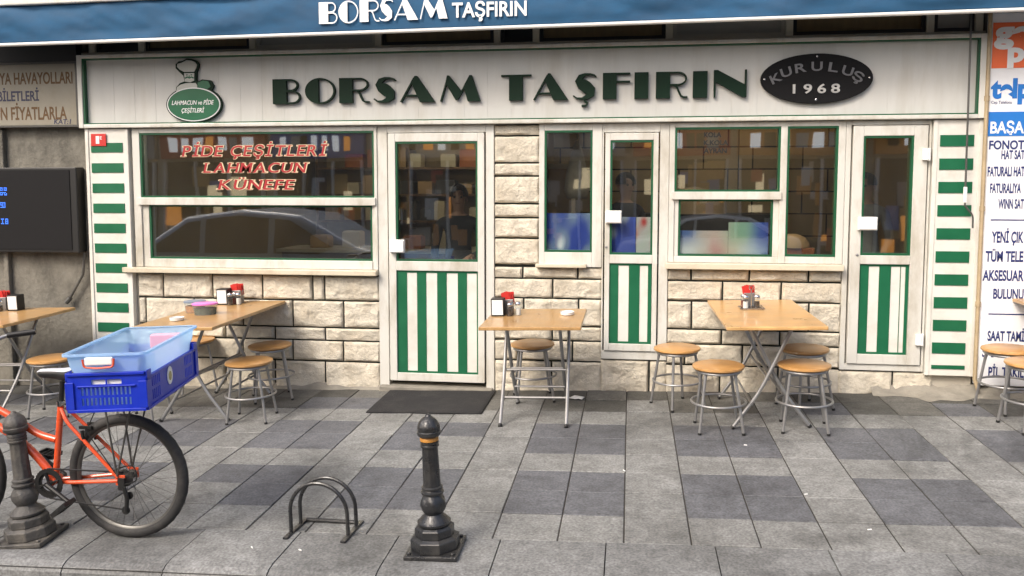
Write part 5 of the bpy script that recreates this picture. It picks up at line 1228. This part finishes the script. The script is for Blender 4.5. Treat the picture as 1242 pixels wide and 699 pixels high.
mb = MB(); mb.tube(fillet([HB + Vector((.17, -.30, .12)), HB + Vector((.06, -.24, .11)), HB + Vector((.0, -.05, .0)), HB + Vector((.0, .05, .0)), HB + Vector((.06, .24, .11)), HB + Vector((.17, .30, .12))], .06), .011, 12); mb.build('handlebar', M['steel'], bk, smooth=True)
for sy in (-1, 1):
    mb = MB(); mb.tube([HB + Vector((.09, sy*.257, .1125)), HB + Vector((.215, sy*.325, .122))], .0165, 12); mb.build('grip', M['black'], bk, smooth=True)

# ------------------------------------------------------------------ crates on the rack
CW, CL, CH = .363, .70, .190
CM = Matrix.Translation((-2.497, -3.150, .657)) @ TILT @ Matrix.Rotation(R(10), 4, 'Z')
cr = thing('blue_crate', 'deep blue slotted plastic crate strapped across the bicycle rack', 'crate', M=CM)
def wallM(k):   # four walls; plates lie in x,z facing -y
    return (Matrix.Translation((-CW/2, -CL/2, 0)), Matrix.Translation((CW/2, -CL/2, 0)) @ Matrix.Rotation(R(90), 4, 'Z'), Matrix.Translation((CW/2, CL/2, 0)) @ Matrix.Rotation(R(180), 4, 'Z'), Matrix.Translation((-CW/2, CL/2, 0)) @ Matrix.Rotation(R(270), 4, 'Z'))[k]
mb = MB()
sh = [(.062 + .020*k, .073 + .020*k, .080, .118) for k in range(12)] + [(.11, .178, .132, .156), (.184, .252, .132, .156)]
sh2 = [(.062 + .020*k, .073 + .020*k, .032, .068) for k in range(12)]
for k in (0, 2): mb.holed(CW, CH, .006, sh + sh2, wallM(k))
lh = [(.07 + .022*k, .081 + .022*k, z0, z1) for k in range(5) for z0, z1 in ((.03, .08), (.095, .145))] + [(CL-.185 + .022*k, CL-.174 + .022*k, z0, z1) for k in range(5) for z0, z1 in ((.03, .08), (.095, .145))]
for k in (1, 3): mb.holed(CL-.012, CH-.03, .006, lh, wallM(k) @ Matrix.Translation((.006, 0, 0)))
mb.build('slotted_walls', M['blue_plastic'], cr)
mb = MB()
for k in (0, 2):
    for a, b, c, d in ((0, CW, CH-.014, CH), (0, CW, 0, .014), (.045, CW-.045, .121, .128)):
        mb.box(a, b, -.009, -.0004, c, d, wallM(k))
for k in (1, 3):
    for a, b, c, d in ((0, CL, CH-.044, CH-.030), (0, CL, 0, .014), (0, .055, CH-.0435, CH), (CL-.055, CL, CH-.0435, CH)):
        mb.box(a, b, -.009, -.0004, c, d, wallM(k))
for k in range(4):
    mb.box(-.009, .03, -.0085, -.0006, .0145, CH-.045, wallM(k)); W_ = CW if k % 2 == 0 else CL; mb.box(W_-.03, W_+.009, -.0085, -.0006, .0145, CH-.045, wallM(k))
mb.build('ribs', M['blue_plastic'], cr, bevel=.002)
mb = MB(); mb.box(-CW/2+.006, CW/2-.006, -CL/2+.006, CL/2-.006, .002, .010); mb.build('floor', M['blue_plastic'], cr)
mb = MB(); ov = [(.30 + .034*math.cos(2*math.pi*k/28), .098 + .046*math.sin(2*math.pi*k/28)) for k in range(28)]; mb.prism(ov, -.004, -.0008); mb.v = [tuple(wallM(1) @ Vector(p)) for p in mb.v]; st_ = mb.build('sticker', M['paper'], cr)
mb = MB(); ov = [(.30 + .020*math.cos(2*math.pi*k/20), .096 + .024*math.sin(2*math.pi*k/20)) for k in range(20)]; mb.prism(ov, -.0052, -.0042); mb.v = [tuple(wallM(1) @ Vector(p)) for p in mb.v]; mb.build('emblem', mat('sticker_print', (.42, .36, .16), .6, var=.5, scale=60), st_)
mb = MB(); mb.box(.112, .25, .012, .018, .130, .160, wallM(0)); mb.build('pale_slot_backing', M['white'], cr)
# milky storage box seated in the crate
BM = CM @ Matrix.Translation((0, 0, .012))
bx = thing('storage_box', 'milky translucent storage box with orange rimmed handle inside the blue crate', 'storage box', M=BM)
z0, z1 = .0, .270; b0 = (CW/2-.024, CL/2-.024); b1 = (CW/2+.004, CL/2+.004)
def ringpts(hx, hy, z, r=.03, n=5):
    out = []
    for cx, cy, a in ((hx-r, hy-r, 0), (-hx+r, hy-r, 90), (-hx+r, -hy+r, 180), (hx-r, -hy+r, 270)):
        out += [(cx + r*math.cos(R(a + 90*k/n)), cy + r*math.sin(R(a + 90*k/n)), z) for k in range(n+1)]
    return out
b0 = (CW/2-.030, CL/2-.030); bm_ = (CW/2-.013, CL/2-.013)
rings = [ringpts(*b0, z0), ringpts(bm_[0]-.001, bm_[1]-.001, .176), ringpts(CW/2-.004, CL/2-.004, .202), ringpts(*b1, z1-.012), ringpts(b1[0]+.014, b1[1]+.014, z1-.012), ringpts(b1[0]+.014, b1[1]+.014, z1), ringpts(b1[0]-.002, b1[1]-.002, z1)]
# keep the shell single-walled with a folded rim
mb = MB(); vs = [p for r in rings for p in r]; n = len(rings[0])
mb.add(vs, [(i*n+k, i*n+(k+1) % n, (i+1)*n+(k+1) % n, (i+1)*n+k) for i in range(len(rings)-1) for k in range(n)] + [tuple(range(n-1, -1, -1))])
o = mb.build('shell', M['milky'], bx, smooth=True, ang=40); so = o.modifiers.new('s', 'SOLIDIFY'); so.thickness = .0025; so.offset = -1
mb = MB(); yy = -b1[1]-.004
mb.box(-.085, .045, yy-.016, yy, .216, .254); mb.build('handle', M['white'], bx, bevel=.006)
mb = MB(); mb.tube(fillet([(-.092, yy-.014, .246), (-.088, yy-.014, .208), (-.02, yy-.014, .202), (.048, yy-.014, .208), (.052, yy-.014, .246)], .015), .005, 8); mb.build('handle_trim', M['orange'], bx, smooth=True)
def incr(x, y, z, a, b, c, m, name, label, cat, rz=0):
    mb = MB(); mb.box(-a/2, a/2, -b/2, b/2, 0, c); o = mb.build(name, m, bevel=.008, seg=3); o.matrix_basis = BM @ Matrix.Translation((x, y, z)) @ Matrix.Rotation(R(rz), 4, 'Z'); return tag(o, label, cat)
incr(.05, .285, .006, .16, .05, .235, mat('pink_cloth', (.62, .36, .46), .8), 'folded_cloth', 'pink folded cloth at the far end of the milky box', 'cloth', 3)
incr(-.06, .06, .006, .20, .16, .165, mat('blue_bag', (.02, .06, .5), .6), 'blue_bag', 'blue folded bag lying in the milky box', 'bag', -12)

# ------------------------------------------------------------------ across the street (seen only as reflections and bounced light)
ob = thing('opposite_building', 'orange and cream shop row across the street behind the viewer', 'building', (0, -16, 0))
mb = MB(); mb.box(-30, 30, -20, -16, -.8, 6.2); mb.build('wall', mat('opposite_wall', (.66, .58, .45), .8, var=.15, scale=.6), ob, world=True)
rs = random.Random(9); cols = [(.75, .30, .06), (.75, .70, .60), (.12, .22, .55), (.60, .36, .12), (.45, .43, .40), (.60, .10, .06)]
ms = [mat('shop_paint_%s' % n, c, .5, var=.1) for n, c in zip(('orange', 'cream', 'blue', 'tan', 'grey', 'red'), cols)]
x = -29
mset = ms + [M['black'], M['white'], mat('shop_dark', (.03, .028, .025), .5), emis('added_window_glow', (.9, .72, .45), .9), emis('added_white_glow', (.9, .92, .95), .8), emis('added_orange_glow', (.95, .38, .08), .7)]  # last three: glow added to the shop fronts to brighten their reflections
while x < 28:
    w_ = rs.uniform(2.2, 4); c = rs.randrange(6)
    mb = MB(); mb.box(x+.1, x+w_-.1, -15.99, -15.75, 2.6, 3.4); mb.build('shop_fascia', ms[c], ob, world=True)
    mb = MB(); mb.cur = 8; mb.box(x+.15, x+w_-.15, -15.995, -15.93, .0, 2.5); yy = -15.925
    for k in range(26):
        a = rs.uniform(x+.2, x+w_-.6); b = rs.uniform(.0, 2.0); ww = rs.uniform(.05, .5); hh = rs.uniform(.08, .7); mb.cur = rs.choice((0, 1, 2, 3, 11, 5, 7, 3, 4, 9, 8, 8, 8)); yy += .004
        mb.box(a, min(a+ww, x+w_-.2), -15.94, yy, b, min(b+hh, 2.45))
    for k in range(4): mb.cur = 7; q = x+.15 + (w_-.36)*k/3; mb.box(q, q+.06, -15.94, -15.78, 0, 2.5)
    for k in range(7): mb.cur = rs.choice((10, 1, 11, 8, 10)); q = x+.4 + (w_-1.1)*k/6; mb.box(q, q+rs.uniform(.15, .32), -15.745, -15.735, 2.8, 3.2)
    mb.build('shop_front', mset, ob, world=True)
    mb = MB(); mb.box(x+.6, x+w_-.6, -15.995, -15.94, 4.1, 5.6); mb.build('window', M['black'], ob, world=True)
    x += w_
def car(x, y, label, paint):
    t = thing('parked_car', label, 'car', (x, y, zg(x, y)-.13), group='cars on the road behind the viewer')
    body = [(-2.1,.30),(-2.12,.62),(-2.0,.82),(-1.25,.92),(-.55,1.38),(.2,1.47),(.95,1.40),(1.65,1.02),(2.05,.92),(2.12,.55),(2.05,.30)]
    mb = MB(); mb.prism([(px, pz) for px, pz in body][::-1], -.84, .84); mb.build('body', paint, t, bevel=.10, seg=4)
    gl = [(-1.08,.93),(-.50,1.32),(.2,1.40),(.85,1.34),(1.40,1.00),(1.2,.93)]
    mb = MB()
    mb.prism(gl[::-1], -.852, -.845); mb.prism(gl[::-1], .845, .852); mb.build('side_window', mat('car_glass', (.02, .022, .025), .08, coat=1.), t)
    mb = MB()
    for px in (-.35, .55): mb.prism([(px, .93), (px+.07, .93), (px+.10, 1.36), (px+.03, 1.36)], .8525, .858)
    mb.box(-1.5, 1.7, .845, .852, .60, .63); mb.build('pillar', paint, t)
    mb = MB(); mb.box(2.03, 2.10, .5, .80, .62, .78); mb.build('tail_light', M['red'], t)
    for wx in (-1.3, 1.3):
        for wy in (-.80, .80):
            mb = MB(); mb.lathe([(.20,-.1),(.30,-.1),(.315,-.06),(.315,.06),(.30,.1),(.20,.1)], 24, Matrix.Translation((wx, wy, .315)) @ ry); mb.build('wheel', M['rubber'], t, smooth=True)
    return t
c_ = car(-6.1, -5.85, 'silver blue hatchback on the road left of the viewer', mat('car_silver_blue', (.30, .37, .48), .3, metal=.3, coat=.8)); c_.scale = (1.22, 1.08, 1.22)
car(1.8, -13.6, 'white hatchback parked across the street', mat('car_white', (.7, .7, .7), .3, coat=.8))
